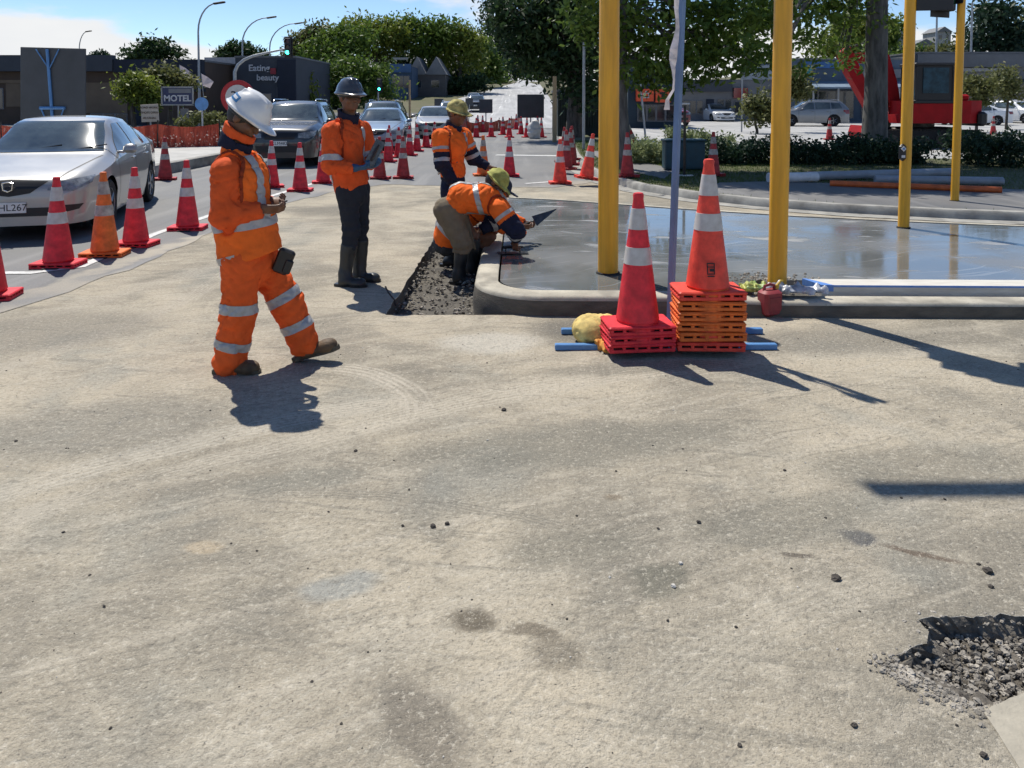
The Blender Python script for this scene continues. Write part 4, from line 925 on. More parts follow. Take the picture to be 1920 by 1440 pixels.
trowel('pointed black trowel held out over the wet slab by the squatting worker', Vector((A(1002, 416, 8.05).x, 8.1, A(1002, 416, 8.05).z)), (R(65), R(-28), R(5)), 1)
_tw = trowel('dark rectangular float held upright by the worker with blue gloves', Vector((A(704, 286, 6.75).x, 6.72, A(704, 286, 6.75).z)), (R(80), R(-62), R(20)), 0)
_tw.scale = (.78, .8, .8)
# ================================================================ CONES
def conemat(name, col, var=.24): return mat(name, col, .55, var=var, scale=11, bump=.08, bscale=60, spec=.4)
M_CR = conemat('cone_red', (.72, .030, .045)); M_CO = conemat('cone_orange', (.80, .17, .03)); M_CF = conemat('cone_fluoro', (.88, .075, .045)); M_CD = conemat('cone_shade_red', (.42, .035, .035), .3)  # the darkest red has the shade of shaded cones in its colour
M_BAND = mat('cone_band', (.62, .60, .58), .4, col2=(.43, .40, .37), scale=13); M_BANDD = mat('cone_band_dirty', (.42, .39, .35), .6, var=.35, scale=12); M_RUB = mat('black_rubber', (.014, .014, .015), .8, var=.3)
def cone_r(z): return .118*(1-(z-.05)/.86)**.97+.026
def make_cone(label, loc, rz=0.):
    t = thing('traffic_cone', label, 'traffic cone', loc, rz)
    b = MB(); prof = [(.135, .048), (.128, .062)]+[(cone_r(z), z) for z in np.linspace(.075, .86, 12)]+[(.036, .885), (.030, .898), (.012, .902), (0, .902)]
    b.lathe(prof, 20, sq=.0); b.build('cone_body', M_CR, t, 35)
    for z0, z1 in ((.44, .55), (.665, .80)):
        k = MB(); k.lathe([(cone_r(z0)-.002, z0-.0005), (cone_r(z0)+.003, z0), (cone_r(z1)+.003, z1), (cone_r(z1)-.002, z1+.0005)], 20); k.build('reflective_band', M_BAND, t, 35)
    b = MB(); b.box((0, 0, .048), (.44, .29, .022), bev=.008)
    for s in (-1, 1):                             # moulded skirt: slots under the plate, solid band below
        for i in range(6): b.box((-.2+i*.08, s*.132, .030), (.020, .018, .016)); b.box((s*.207, -.13+i*.052, .030), (.018, .014, .016))
        b.box((0, s*.134, .013), (.43, .016, .022), bev=.004); b.box((s*.209, 0, .013), (.016, .25, .022), bev=.004)
    b.build('base', M_CR, t)
    b = MB(); b.box((0, 0, .022), (.36, .22, .034), bev=.01); b.build('slot_shade_core', M_RUB, t)  # black box added inside so its colour gives the slots their shade
    b = MB(); b.box((0, -.10, .009), (.16, .18, .016), bev=.007); b.build('rubber_foot', M_RUB, t)
    return t
SW = {'red': None, 'orange': {'cone_red': 'cone_orange', 'cone_band': 'cone_band_dirty'}, 'fluoro': {'cone_red': 'cone_fluoro', 'cone_band': 'cone_band'}, 'darkened': {'cone_red': 'cone_shade_red', 'cone_band': 'cone_band_dirty'}}
CONE = None
def cone(px, py, label, kind='red', group=None, z=0., rz=0., tilt=None, at=None):
    global CONE
    p = Vector(at) if at is not None else G(px, py, z); p.z = z if at is None else p.z
    if CONE is None: CONE = make_cone(label, p, rz); c = CONE
    else: c = dup(CONE, p, rz if tilt is None else tilt, label, None, None, SW[kind])
    if 'group' in c: del c['group']
    if group: c['group'] = group
    c.rotation_euler = (0, 0, rz) if tilt is None else tilt
    return c
cone(110, 500, 'red traffic cone standing on the white edge line beside the silver sedan bumper', rz=.05)
cone(197, 480, 'orange traffic cone with dirty bands between two red cones beside the silver sedan', 'orange', rz=.12)
cone(255, 461, 'red traffic cone with dark sticker beside the silver sedan rear wheel', rz=-.05)
cone(352, 431, 'red traffic cone on the edge line behind the silver sedan', rz=.1)
cone(-22, 560, 'red traffic cone standing just beyond the end of the white line', rz=.2)
cone(310, 338, 'worn red traffic cone at the foot of the pale kerb', 'darkened', rz=.3)
cone(563, 359, 'red traffic cone between the white helmet worker and the gumboot worker', rz=.05)
cone(510, 352, 'red traffic cone in front of the dark car bumper, behind the walking worker', rz=.4)
cone(606, 344, 'red traffic cone half hidden behind the worker in gumboots', rz=.2)
_g = 'cones along the queue of cars'; _q = 'red traffic cone in the row along the queue of cars'
for x, y in ((712, 336), (728, 304), (748, 296), (768, 292), (782, 284), (799, 277), (815, 274), (730, 288)): cone(x, y, _q, 'red' if x != 712 else 'darkened', _g, rz=rnd.uniform(-.4, .4))
cone(756, 335, 'dark red traffic cone standing on open asphalt between two workers', 'darkened', rz=.1)
cone(955, 331, 'red traffic cone alone in the middle of the grey lane', rz=.0)
cone(906, 330, 'orange traffic cone beside the arm of the worker in pale hat', 'orange', rz=.2)
cone(1050, 345, 'bright red traffic cone at the near end of the grass kerb', 'fluoro', rz=.1)
cone(1099, 336, 'red traffic cone leaning on the grass verge edge', 'fluoro', z=.13, tilt=(0, R(9), .2))
cone(1176, 332, 'worn red traffic cone standing by the grey trunk', 'darkened', z=.13, rz=.2)
cone(1193, 285, 'red traffic cone tipped sideways against the shrubs', 'darkened', z=.3, tilt=(R(10), R(-24), .3))
for x, y in ((1062, 318), (1070, 310), (1058, 305), (1072, 300)): cone(x, y, 'red traffic cone in the cluster on the grass kerb corner', 'darkened', 'cones on the kerb corner', z=.10, rz=rnd.uniform(-1, 1))
cone(1337, 330, 'worn red traffic cone at the shaded foot of the hedge', 'darkened', z=.13, rz=.1)
for x, y in ((1555, 262), (1862, 254)): cone(x, y, 'red traffic cone standing in the car park', 'darkened', 'cones in the car park', z=.06, rz=rnd.uniform(-1, 1))
cone(1718, 262, 'red traffic cone in front of the red excavator track', 'darkened', z=.06)
_q2 = 'red traffic cone beyond the lane, before the hill'; _g2 = 'cones at the foot of the hill'
for x, y in ((893, 258), (896, 246), (921, 257), (943, 253), (955, 258), (977, 252), (988, 258), (1015, 258), (1008, 250), (968, 243), (905, 248)): cone(x, y, _q2, 'red', _g2, rz=rnd.uniform(-.5, .5))
# stacks on the stand legs
for k in range(3):
    c = cone(0, 0, ('red traffic cone at the bottom of the low stack beside the sandbag', 'red traffic cone second in the low stack, only its base showing', 'red traffic cone on top of the low stack beside the sandbag')[k], 'red', 'cones stacked beside the blue post', at=(.82+.001*k, 4.98, .045+.056*k), rz=.10+.05*(k % 2))
for k in range(6):
    kind = 'fluoro' if k in (5, 0) else 'orange'
    cone(0, 0, ('bright red traffic cone base at the bottom of the tall stack', 'orange traffic cone base second from the ground in the tall stack', 'orange traffic cone base third from the ground in the tall stack', 'orange traffic cone base fourth from the ground in the tall stack', 'orange traffic cone base just under the top of the tall stack', 'bright orange red traffic cone on top of the tall stack')[k], kind, 'cones stacked beside the blue post', at=(1.285+.002*math.sin(k*2.1), 5.0+.002*math.cos(k*1.7), .045+.066*k), rz=-.04+.06*(k % 2))
for o in [o for o in COL.objects if o.name.startswith('rubber_foot') and o.parent and 'stack' in o.parent.get('label', '')]: bpy.data.objects.remove(o)
b = MB(); M_INK = mat('black_print', (.015, .015, .018), .6)
for i, (x, z, w, h) in enumerate(((0, .035, .05, .006), (-.022, 0, .006, .065), (.022, 0, .006, .065), (0, .012, .05, .006), (.008, -.008, .03, .018), (0, -.033, .05, .006), (0, -.047, .045, .007))): b.box((x, 0, z), (w, .003, h))
o = b.build('printed_label', M_INK, [x for x in COL.objects if x.get('label') == 'bright orange red traffic cone on top of the tall stack'][0]); o.location = (-.015, -cone_r(.2)-.0035, .205); o.rotation_euler = (R(-7.6), 0, 0)
# ================================================================ SIGN STAND WITH BLUE POST
M_BLUE = mat('blue_paint', (.09, .24, .50), .45, var=.15, scale=6); M_BLUEP = mat('pale_blue_paint', (.16, .25, .42), .5, var=.25, scale=5, stretch=(1, 1, .3))
t = thing('sign_stand', 'tall pale blue post on a blue stand weighted by two cone stacks', 'sign stand', (1.13, 5.3, 0))
for y, x0, x1 in ((5.40, .35, 1.78), (5.05, .285, 1.76)):
    b = MB(); b.box(((x0+x1)/2-1.13, y-5.3, .021), (x1-x0, .045, .038), Matrix.Rotation(.006, 3, 'Z'), bev=.004); b.build('leg', M_BLUE, t)
b = MB(); b.box((-.01, -.02, .055), (.04, .42, .03), bev=.004); b.build('cross_bar', M_BLUE, t)
b = MB(); top = A(1281, -70, 5.55)-Vector((1.13, 5.3, 0)); b.tube([(-.004, .12, .05), Vector((-.004, .12, .05)).lerp(top, .5), top], [.026, .028, .030], 4); b.build('post', M_BLUEP, t, 30)
b = MB(); vs = []
for i in range(15):
    p = A(1276-1.0*i+(-8 if i > 12 else 0)+2*math.sin(i*1.3), -60+i*19, 5.50)-Vector((1.13, 5.3, 0)); w = .030+.012*math.sin(i*.9); tw = .5*math.sin(i*.7)
    vs += [p+Vector((-w*math.cos(tw), -w*math.sin(tw), 0)), p+Vector((w*math.cos(tw)*.4, w*math.sin(tw)+.005, 0))]
b.add(vs, [(2*i, 2*i+1, 2*i+3, 2*i+2) for i in range(14)]); b.build('ribbon', mat('white_ribbon', (.62, .58, .60), .6, var=.25, scale=9, trans=.3), t)
# sandbag, jerrycan, crumpled bag
def sdfobj(name, f, lo, hi, h, m, par=None): V, Fq = surfnet(f, lo, hi, h); return npmesh(name, V, Fq, m, par)
sb = thing('sandbag', 'lumpy yellow sandbag lying against the low cone stack', 'sandbag', (.565, 5.22, 0))
sdfobj('bag', lambda P: smin(el(P, (-.02, .0, .085), (.135, .16, .10)), el(P, (.10, -.03, .10), (.12, .12, .09)), .06)+cloth(P, .010, 22, 4), (-.24, -.24, 0), (.3, .24, .24), .010, mat('yellow_sack', (.66, .50, .17), .85, var=.3, scale=14, bump=.4, bscale=120), sb)
sdfobj('tied_neck', lambda P: rc(P, (-.0, -.14, .06), (.08, -.22, .02), .03, .055)+folds(P, .02, 60, 8), (-.15, -.34, 0), (.22, -.05, .16), .009, mat('orange_sack', (.70, .33, .07), .85, var=.3, scale=14), sb)
jp = G(1443, 592); jc = thing('jerrycan', 'dull red plastic jerrycan standing against the new kerb', 'jerrycan', jp, rz=R(20))
M_JC = mat('jerrycan_red', (.26, .028, .035), .55, var=.2, scale=10)
b = MB(); b.box((0, 0, .105), (.165, .125, .20), bev=.022); b.box((.0, 0, .10), (.12, .131, .13), bev=.012); b.build('can', M_JC, jc, 40)
b = MB(); b.tube([(-.055, 0, .20), (-.05, 0, .235), (0, 0, .245), (.035, 0, .235), (.04, 0, .20)], .012, 8); b.build('handle', M_JC, jc, 40)
b = MB(); b.tube([(.055, 0, .20), (.065, 0, .232)], .018, 10); b.tube([(.06, 0, .225), (.10, 0, .265), (.12, 0, .262)], [.012, .009, .007], 8); b.build('spout', mat('spout_yellow', (.62, .40, .04), .5), jc, 40)
p = G(1416, 545, .15); tag(sdfobj('plastic_wrap', lambda P: el(P, (0, 0, .03), (.13, .07, .035))+folds(P, .028, 55, 12), (-.2, -.12, .0), (.2, .12, .09), .008, mat('green_wrap', (.05, .30, .14), .4, col2=(.62, .52, .10), scale=9)), 'crumpled green and yellow plastic wrap beside the second yellow pole', 'wrapper').location = p
p = G(1490, 548, .15); tag(sdfobj('plastic_sheet', lambda P: el(P, (0, 0, .02), (.22, .09, .03))+folds(P, .030, 38, 14), (-.3, -.16, .0), (.3, .16, .09), .009, mat('grey_film', (.42, .44, .48), .3, var=.5, scale=12)), 'crumpled grey plastic film lying between pole and white board', 'plastic film').location = p
# white board with blue end, formwork
t = thing('form_board', 'long white board with blue painted end lying on the slab edge', 'board', (2.42, 6.22, .071), rz=R(-1.3))
M_WB = mat('white_board', (.66, .64, .58), .75, col2=(.50, .47, .41), scale=5, bump=.2, stretch=(1, 6, 6)); M_BEND = mat('blue_board_paint', (.06, .20, .60), .5, col2=(.16, .30, .62), scale=30)
b = MB(); b.prism([(.075, -.085), (6.4, -.085), (6.4, .135), (-.0, .135)], .0, .10); b.build('board', M_WB, t)
b = MB(); b.prism([(.073, -.088), (.17, -.088), (.10, .03), (.03, .137), (-.003, .137)], .05, .103); b.build('painted_end', M_BEND, t)
b = MB(); b.prism([(.12, -.0895), (2.5, -.0895), (2.5, -.0865), (.12, -.0865)], .086, .102); b.build('painted_edge', M_BEND, t)
for k, (px, py, a) in enumerate(((855, 548, 40), (872, 550, 48))):
    p = G(px, py, -.19); b = MB(); b.box((0, 0, 0), (.30, .035, .03), bev=.003); o = b.build('timber_offcut', M_WOOD if k else mat('grey_timber', (.28, .26, .23), .85, var=.3, scale=10)); o.location = (p.x, p.y, -.172); o.rotation_euler = (R(4), 0, R(a))
    tag(o, 'bare timber stake lying in the trench by the gumboots' if k else 'weathered grey timber stake lying in the trench by the gumboots', 'timber')
b = MB(); p = G(733, 560); b.tube([(-.05, .02, .10), (-.02, .0, .05), (.03, -.03, .0), (.05, -.04, -.05)], .007, 6); tag(b.build('steel_pin', mat('rusty_steel', (.05, .04, .035), .7), None, 40, p), 'bent steel pin sticking up at the trench edge', 'pin')
# ================================================================ YELLOW SIGNAL POLES
M_YEL = mat('yellow_wrap', (.74, .37, .015), .45, var=.16, scale=5, stretch=(3, 3, .25), coat=.1, bump=.12, bscale=9); M_SIG = mat('signal_black', (.012, .013, .016), .45, var=.2)
def lens_mat(name, col, on=0.): return mat(name, col, .25, emit=(col, on) if on else None)
M_LR = lens_mat('lens_red_off', (.06, .008, .008)); M_LA = lens_mat('lens_amber_off', (.07, .035, .005)); M_LG = lens_mat('lens_green_off', (.006, .05, .03)); M_LGON = lens_mat('lens_green_lit', (.05, .9, .62), 6.)
def signal_head(par, loc, rz, lit=None, s=1.):
    h = bpy.data.objects.new('x', None); b = MB(); b.box((0, 0, 0), (.30*s, .20*s, .95*s), bev=.02*s); b.box((0, .11*s, 0), (.46*s, .012*s, 1.15*s), bev=.03*s); bpy.data.objects.remove(h)
    o = b.build('signal_head', M_SIG, par); o.location = loc; o.rotation_euler = (0, 0, rz)
    for i, z in enumerate((.3, 0, -.3)):
        k = MB(); k.lathe([(.0, .0), (.105*s, .0), (.105*s, .012)], 16, M=Matrix.Rotation(R(90), 3, 'X')); m = (M_LR, M_LA, M_LG)[i]
        if lit == i: m = M_LGON
        q = k.build('lens', m, o, 40); q.location = (0, -.1005*s, z*s)
        v = MB(); n = 12; vs = []; 
        for r_ in (.118, .112):
            for yy in (0, -.16):
                for a in range(n+1): w = R(-30+240*a/n); vs.append((math.cos(w)*r_*s, yy*s-.1*s, z*s+math.sin(w)*r_*s))
        m1 = n+1; fs = []
        for a in range(n): fs += [(a, a+1, m1+a+1, m1+a), (2*m1+a+1, 2*m1+a, 3*m1+a, 3*m1+a+1), (m1+a, m1+a+1, 3*m1+a+1, 3*m1+a)]
        v.add(vs, fs); v.build('visor', M_SIG, o, 40)
    return o
def ypole(label, px, py, z, r, h, lean=(0, 0)):
    p = G(px, py, z); t = thing('signal_pole', label, 'signal pole', p); t.rotation_euler = (lean[0], lean[1], 0)
    b = MB(); b.tube([(0, 0, -.02), (0, 0, .03), (0, 0, h*.5), (0, 0, h)], [r, r, r, r*.97], 24); b.build('pole', M_YEL, t, 40)
    b = MB(); b.lathe([(r+.012, -.015), (r+.016, .0), (r+.012, .012), (r+.004, .014)], 24); b.build('base_collar', M_RUB, t, 40)
    return t
t = ypole('thickest yellow wrapped pole standing at the slab edge by the blue post', 1140, 512, .147, .089, 2.75)
t = ypole('yellow wrapped pole beside the red jerrycan', 1457, 538, .147, .074, 3.0, (0, R(.4)))
signal_head(t, (.24, -.10, 2.95), R(150), s=.8); signal_head(t, (-.2, .14, 2.95), R(-30), s=.8)
b = MB(); b.tube([(0, 0, 2.9), (.2, -.1, 2.9)], .02, 6); b.tube([(0, 0, 2.9), (-.2, .1, 2.9)], .02, 6); b.build('bracket', M_SIG, t, 40)
t = ypole('slim yellow pole with a black push button box', 1694, 427, .147, .063, 4.4, (0, R(.5)))
signal_head(t, (.26, 0, 3.05), R(165), s=.85); b = MB(); b.tube([(0, 0, 3.0), (.2, 0, 3.0)], .02, 6); b.build('bracket', M_SIG, t, 40)
b = MB(); b.box((0, 0, 0), (.085, .07, .20), bev=.03); o = b.build('push_button_box', M_SIG, t, 40); o.location = (-.065, -.05, .90)
b = MB(); b.prism([(0, .032), (.032, 0), (0, -.032), (-.032, 0)], 0, .004, M=Matrix.Rotation(R(90), 4, 'X')); q = b.build('button_plate', mat('white_plate', (.6, .6, .62), .4), o); q.location = (-.005, -.036, .045)
b = MB(); b.box((0, 0, 0), (.04, .004, .03)); q = b.build('button_plate', MATS['white_plate'], o); q.location = (-.005, -.037, -.045)
b = MB(); b.lathe([(0, 0), (.012, 0), (.012, .006), (0, .006)], 10, M=Matrix.Rotation(R(90), 3, 'X')); q = b.build('button', M_BLUE, o); q.location = (-.005, -.040, .045)
t = ypole('thin yellow pole standing on the shaded verge', 1790, 377, .12, .058, 4.4, (0, R(.5)))
signal_head(t, (-.24, 0, 3.3), R(20), s=.85)
# mast arm beyond the right edge: its bar throws the soft shadow across the ground
t = thing('mast_arm_pole', 'grey signal mast with a long horizontal arm', 'mast', (8.6, 6.62, .147)); M_GALV = mat('galvanised_steel', (.36, .38, .40), .5, metal=.5, var=.15, scale=5)
b = MB(); b.tube([(0, 0, 0), (0, 0, 6.6)], [.11, .09], 16); b.build('pole', M_GALV, t, 40)
b = MB(); b.tube([(0, 0, 6.4), (-4, 0, 6.42), (-9.1, 0, 6.4)], [.07, .068, .065], 12); b.build('arm', M_GALV, t, 40)
# ---------------------------------------------------------------- pipes on the verge
def pipe(label, a, b_, r, m, z, cat='pipe', sq=False, name='pipe'):
    p, q = G(*a, z), G(*b_, z); b = MB(); v = q-p; n = 4 if sq else 14; b.tube([(0, 0, 0), v*.5, v], r, n); o = b.build(name, m, None, 40, p+Vector((0, 0, r*.95))); return tag(o, label, cat)
M_PVC = mat('grey_pvc', (.30, .32, .35), .4, var=.12); M_PVCW = mat('white_pvc', (.72, .72, .72), .4, var=.12); M_OPIPE = mat('orange_pipe', (.62, .13, .03), .5, var=.2)
pipe('long orange pipe lying on the shaded verge', (1556, 349), (1878, 362), .055, M_OPIPE, .12)
pipe('long grey pipe lying along the hedge foot', (1512, 339), (1792, 331), .09, M_PVC, .12)
pipe('short white pipe lying by the second yellow pole', (1440, 342), (1532, 341), .095, M_PVCW, .12)
pipe('grey pipe end with timber chock on the verge', (1640, 344), (1880, 348), .08, M_PVC, .12)
pipe('thin orange pipe behind the white one at the hedge foot', (1515, 328), (1590, 332), .04, M_OPIPE, .12)
# ---------------------------------------------------------------- loose stones that can be picked out
for i, (px, py, s) in enumerate(((30, 825, 9), (667, 847, 10), (119, 997, 9), (755, 985, 9), (812, 986, 17), (838, 981, 15), (1155, 885, 7), (1471, 884, 9), (1234, 996, 8), (1310, 985, 13), (1484, 1068, 6), (1568, 1087, 26), (1853, 1075, 26), (1858, 1103, 14), (1252, 1167, 9), (1380, 1178, 9), (195, 1138, 8), (585, 1272, 9), (1387, 1397, 15), (1602, 1360, 18), (1845, 1420, 22), (207, 1365, 9), (945, 770, 14), (1690, 932, 8), (1772, 935, 8), (640, 1352, 9), (690, 1217, 7), (1835, 1060, 10))):
    p = G(px, py); r = .42*s/(1442/p.y); V, f = stone_mesh(200+i, .5); b = MB(); b.add([(v*r) for v in V], f); o = b.build('stone', M_DARKSTONE); o.location = (p.x, p.y, gz(p.x, p.y)+r*.3); o.rotation_euler = (rnd.uniform(-.3, .3), rnd.uniform(-.3, .3), rnd.uniform(0, 6))
    tag(o, 'small dark stone lying loose on the dusty ground', 'stone', 'dark stones on the dusty ground')
for i, (px, py, s) in enumerate(((1262, 1104, 12), (1276, 1062, 10))):
    p = G(px, py); r = s/2/(1442/p.y); V, f = stone_mesh(300+i, .6); b = MB(); b.add([(v*r) for v in V], f); o = b.build('stone', M_PALESTONE); o.location = (p.x, p.y, gz(p.x, p.y)+r*.3)
    tag(o, 'small pale stone on the grey scuffed patch of ground', 'stone', 'pale stones on the scuffed patch')
b = MB(); b.prism(wob([tuple(G(*p)[:2]) for p in ((1845, 1340), (1880, 1320), (1925, 1300), (2060, 1298), (2230, 1292), (2480, 1330), (2700, 1560), (2000, 1600), (1935, 1480), (1900, 1425))], .03, .004, 8), -.02, .006); tag(b.build('smooth_patch', mat('smooth_concrete', (.38, .345, .275), .85, var=.14, scale=9, bump=.3)), kind='structure')
# ================================================================ CARS
def paint(name, col, metal=.4): return mat(name, col, .38, metal=metal, var=.03, scale=2, coat=1., spec=.5)
M_SILVER = paint('silver_paint', (.36, .355, .34), .35); paint('dark_paint', (.007, .009, .013), .0); paint('blue_grey_paint', (.20, .26, .33)); paint('white_paint', (.75, .76, .77), .0); paint('dark_red_paint', (.20, .012, .016), .3); paint('mid_grey_paint', (.22, .23, .24), .5)
M_GLASS = mat('car_glass', (.075, .095, .095), .05, var=.5, scale=1.5, spec=.9, coat=.8); M_TYRE = mat('tyre_rubber', (.012, .012, .013), .85, var=.2); M_RIM = mat('alloy_rim', (.30, .31, .32), .35, metal=.8); M_CHROME = mat('chrome', (.62, .63, .65), .12, metal=1.)
M_LAMP = mat('headlamp_glass', (.34, .36, .37), .08, col2=(.10, .105, .11), scale=14, coat=.8); M_TRIM = mat('black_trim', (.010, .010, .012), .5); M_PLATE = mat('plate_white', (.72, .72, .70), .5)
def smooth1(a, k):
    w = np.hanning(2*k+1); w /= w.sum(); return np.convolve(np.pad(a, k, mode='edge'), w, 'valid')
def build_car(name, label, cat, S, m_paint, loc, rz):
    t = thing(name, label, cat, loc, rz); L = S['L']
    u = np.unique(np.concatenate([np.linspace(0, .12, 9), np.linspace(.12, L-.12, 110), np.linspace(L-.12, L, 7)])); g = np.linspace(0, L, 500)
    def cv(k, sm=9): xs, ys = zip(*S[k]); return np.interp(u, g, smooth1(np.interp(g, xs, ys), sm))
    zc, zs, ws = cv('top'), cv('belt'), cv('wid', 6); n = len(u); zw = S['rw']; zb = np.full(n, S['clr']); zb = np.where(u < .5, S['clr']+.02, zb)
    for uw in S['ax']: dd = (S['ra']**2-(u-uw)**2); zb = np.maximum(zb, np.where(dd > 0, zw+np.sqrt(np.maximum(dd, 0)), 0))
    zb = np.minimum(zb, zs-.05); hgt = zc-zs; sf = sstep(.15, .42, hgt)
    wr = ws*(.84-S.get('tumble', .17)*sf); zr = zs+hgt*(.72+.18*sf); rows = []
    def barrel(z): return 1-.055*np.clip((.58-z)/.4, 0, 1)**2-.045*np.clip((z-.62)/.4, 0, 1)**1.5
    for f in np.linspace(0, 1, 9): z = zb+(zs-zb)*f; rows.append((ws*barrel(z)*(1-.0*f), z))
    w0, z0 = rows[-1]
    for f in (.06, .25, .5, .75, 1.): rows.append((w0+(wr-w0)*(f-.0)+.018*math.sin(f*math.pi)*sf*ws, z0+(zr-z0)*f**(1-.0)))
    w1, z1 = rows[-1]
    for f in (.25, .5, .75, 1.): a = f*math.pi/2; rows.append((w1*math.cos(a)*(.55+.45*math.cos(a)**0) if f < 1 else 0*w1, z1+(zc-z1)*math.sin(a)))
    m = len(rows); V = []; half = np.stack([np.stack([L/2-u, r[0], r[1]], 1) for r in rows], 1)       # n x m x 3
    right = half[:, :-1].copy(); right[:, :, 1] *= -1
    full = np.concatenate([half, right[:, ::-1]], 1); k = full.shape[1]; V = full.reshape(-1, 3).astype(np.float32)
    Fq = np.array([(i*k+j, i*k+j+1, (i+1)*k+j+1, (i+1)*k+j) for i in range(n-1) for j in range(k-1)]); Fq = Fq[:, ::-1]; caps = [(j, j+1, k-2-j, k-1-j) for j in range(m-1)]; Fq = np.concatenate([Fq, np.array(caps), np.array(caps)[:, ::-1]+(n-1)*k])
    N = vnormals(V, Fq)
    b = MB(); b.add(V, [tuple(dict.fromkeys(q)) for q in Fq.tolist()]); bo = b.build('body', m_paint, t, 50)
    U = L/2-V[:, 0]; Y = V[:, 1]; Z = V[:, 2]; W2 = np.stack([U, Y, Z], 1)
    def part(nm, fields, m, off=.004, par=None): nv, nf = clip_region(V, Fq, N, fields, off); return polyobj(nm, nv, nf, m, par or t) if nf else None
    side = lambda s: [s*Y-.25]
    for poly in S['win']:
        for s in (1, -1): part('side_window', halfplanes(W2, poly, 0, 2)+side(s), M_GLASS, .006)
    part('windscreen', halfplanes(W2, S['ws'], 1, 2)+[S['wsu']-U, U-.6], M_GLASS, .006); part('rear_window', halfplanes(W2, S['rws'], 1, 2)+[U-S['rwu']], M_GLASS, .006)
    for s in (1, -1):
        p_ = [(s*a, z) for a, z in S['lamp']]; part('headlight', halfplanes(W2, p_, 1, 2)+[S['lampu']-U], M_LAMP, .008)
        part('tail_light', halfplanes(W2, [(s*a, z) for a, z in S['tail']], 1, 2)+[U-(L-.45)], MATS['dark_red_paint'], .008)
    part('grille', halfplanes(W2, S['grille'], 1, 2)+[.4-U], M_TRIM, .006)
    for p_ in S.get('intake', ()): part('bumper_intake', halfplanes(W2, p_, 1, 2)+[.55-U], M_TRIM, .006)
    for a, b_ in S['seam']:
        for s in (1, -1): part('door_seam', halfplanes(W2, [(a-.006, S['clr']+.1), (a+.006, S['clr']+.1), (b_+.006, .98), (b_-.006, .98)], 0, 2)+side(s), M_TRIM, .002)
    part('bonnet_seam', halfplanes(W2, [(-.012+S['bon'][0], S['bon'][1]), (.012+S['bon'][0], S['bon'][1]), (.012+S['bon'][2], S['bon'][3]), (-.012+S['bon'][2], S['bon'][3])], 1, 0), M_TRIM, .002) if 'bon' in S else None
    part('bonnet_seam', halfplanes(W2, [(-.012-S['bon'][0], S['bon'][1]), (.012-S['bon'][0], S['bon'][1]), (.012-S['bon'][2], S['bon'][3]), (-.012-S['bon'][2], S['bon'][3])], 1, 0), M_TRIM, .002) if 'bon' in S else None
    # number plate, badge
    zp = S['plate']; b = MB(); b.box((L/2+.012, 0, zp), (.012, .36, .125), bev=.003); po = b.build('number_plate', M_PLATE, t)
    textobj('plate_text', S.get('ptext', 'DHL267'), .11, M_TRIM, po, (L/2+.019, 0, zp), (R(90), 0, R(90)), .001)
    if 'badge' in S:
        b = MB(); b.tube([(L/2+.03, -.055, S['badge']+.04), (L/2+.03, -.045, S['badge']-.04), (L/2+.03, 0, S['badge']-.06), (L/2+.03, .045, S['badge']-.04), (L/2+.03, .055, S['badge']+.04), (L/2+.03, 0, S['badge']+.05), (L/2+.03, -.055, S['badge']+.04)], .010, 6); b.build('badge', M_CHROME, t, 40)
    b = MB(); b.box((0, 0, S['clr']+.10), (L-.7, S['W']*.82, .22)); b.build('underbody', M_TRIM, t)
    for s in (1, -1):
        x = L/2-S['mir'][0]; b = MB(); b.box((0, s*.02, 0), (.10, .19, .125), bev=.04, taper=.9); b.box((.0, -s*.09, -.045), (.05, .10, .035), bev=.01); q = b.build('side_mirror', m_paint, t, 50, (x, s*(S['W']/2+.06), S['mir'][1]))
        b = MB(); b.box((0, 0, 0), (.006, .15, .09), bev=.003); r = b.build('mirror_glass', M_GLASS, q); r.location = (-.053, s*.02, .005)
        for uw in S['ax']:
            w = thing('wheel', None, None, (L/2-uw, s*(S['W']/2-.115), zw)); w.parent = t; r_ = zw
            b = MB(); Mx = Matrix.Rotation(R(90), 3, 'X'); b.lathe([(r_*.66, -.09), (r_*.9, -.105), (r_*.985, -.085), (r_, -.04), (r_, .04), (r_*.985, .085), (r_*.9, .105), (r_*.66, .09)], 28, M=Mx); b.build('tyre', M_TYRE, w, 40)
            b = MB(); b.lathe([(r_*.67, .07), (r_*.64, .095), (r_*.60, .075), (r_*.58, .03), (0, .03)], 24, M=Matrix.Rotation(R(-90*s), 3, 'X'))
            for q5 in range(5): a = q5*2*math.pi/5; d = Vector((math.cos(a), 0, math.sin(a))); b.tube([d*.03+Vector((0, s*.075, 0)), d*r_*.62+Vector((0, s*.07, 0))], [.035, .028], 5)
            b.tube([(0, s*.03, 0), (0, s*.085, 0)], .05, 10); b.build('rim', M_RIM, w, 40)
        for hu in S['hnd']: b = MB(); b.box((L/2-hu, s*(S['W']/2-.004), S['hz']), (.19, .03, .028), bev=.01); b.build('door_handle', m_paint, t)
    for y in (-.25, .3):
        b = MB(); b.tube([(L/2-S['wip'][0], y, S['wip'][1]), (L/2-S['wip'][0]-.09, y+.42, S['wip'][1]+.07)], .008, 5); b.build('wiper', M_TRIM, t)
    if S.get('rails'):
        for s in (1, -1): b = MB(); x0, x1, z = S['rails']; b.tube([(L/2-x0, s*.56, z-.05), (L/2-x0-.08, s*.56, z), (L/2-x1+.08, s*.56, z), (L/2-x1, s*.56, z-.05)], .018, 6); b.build('roof_rail', M_CHROME, t, 40)
    return t
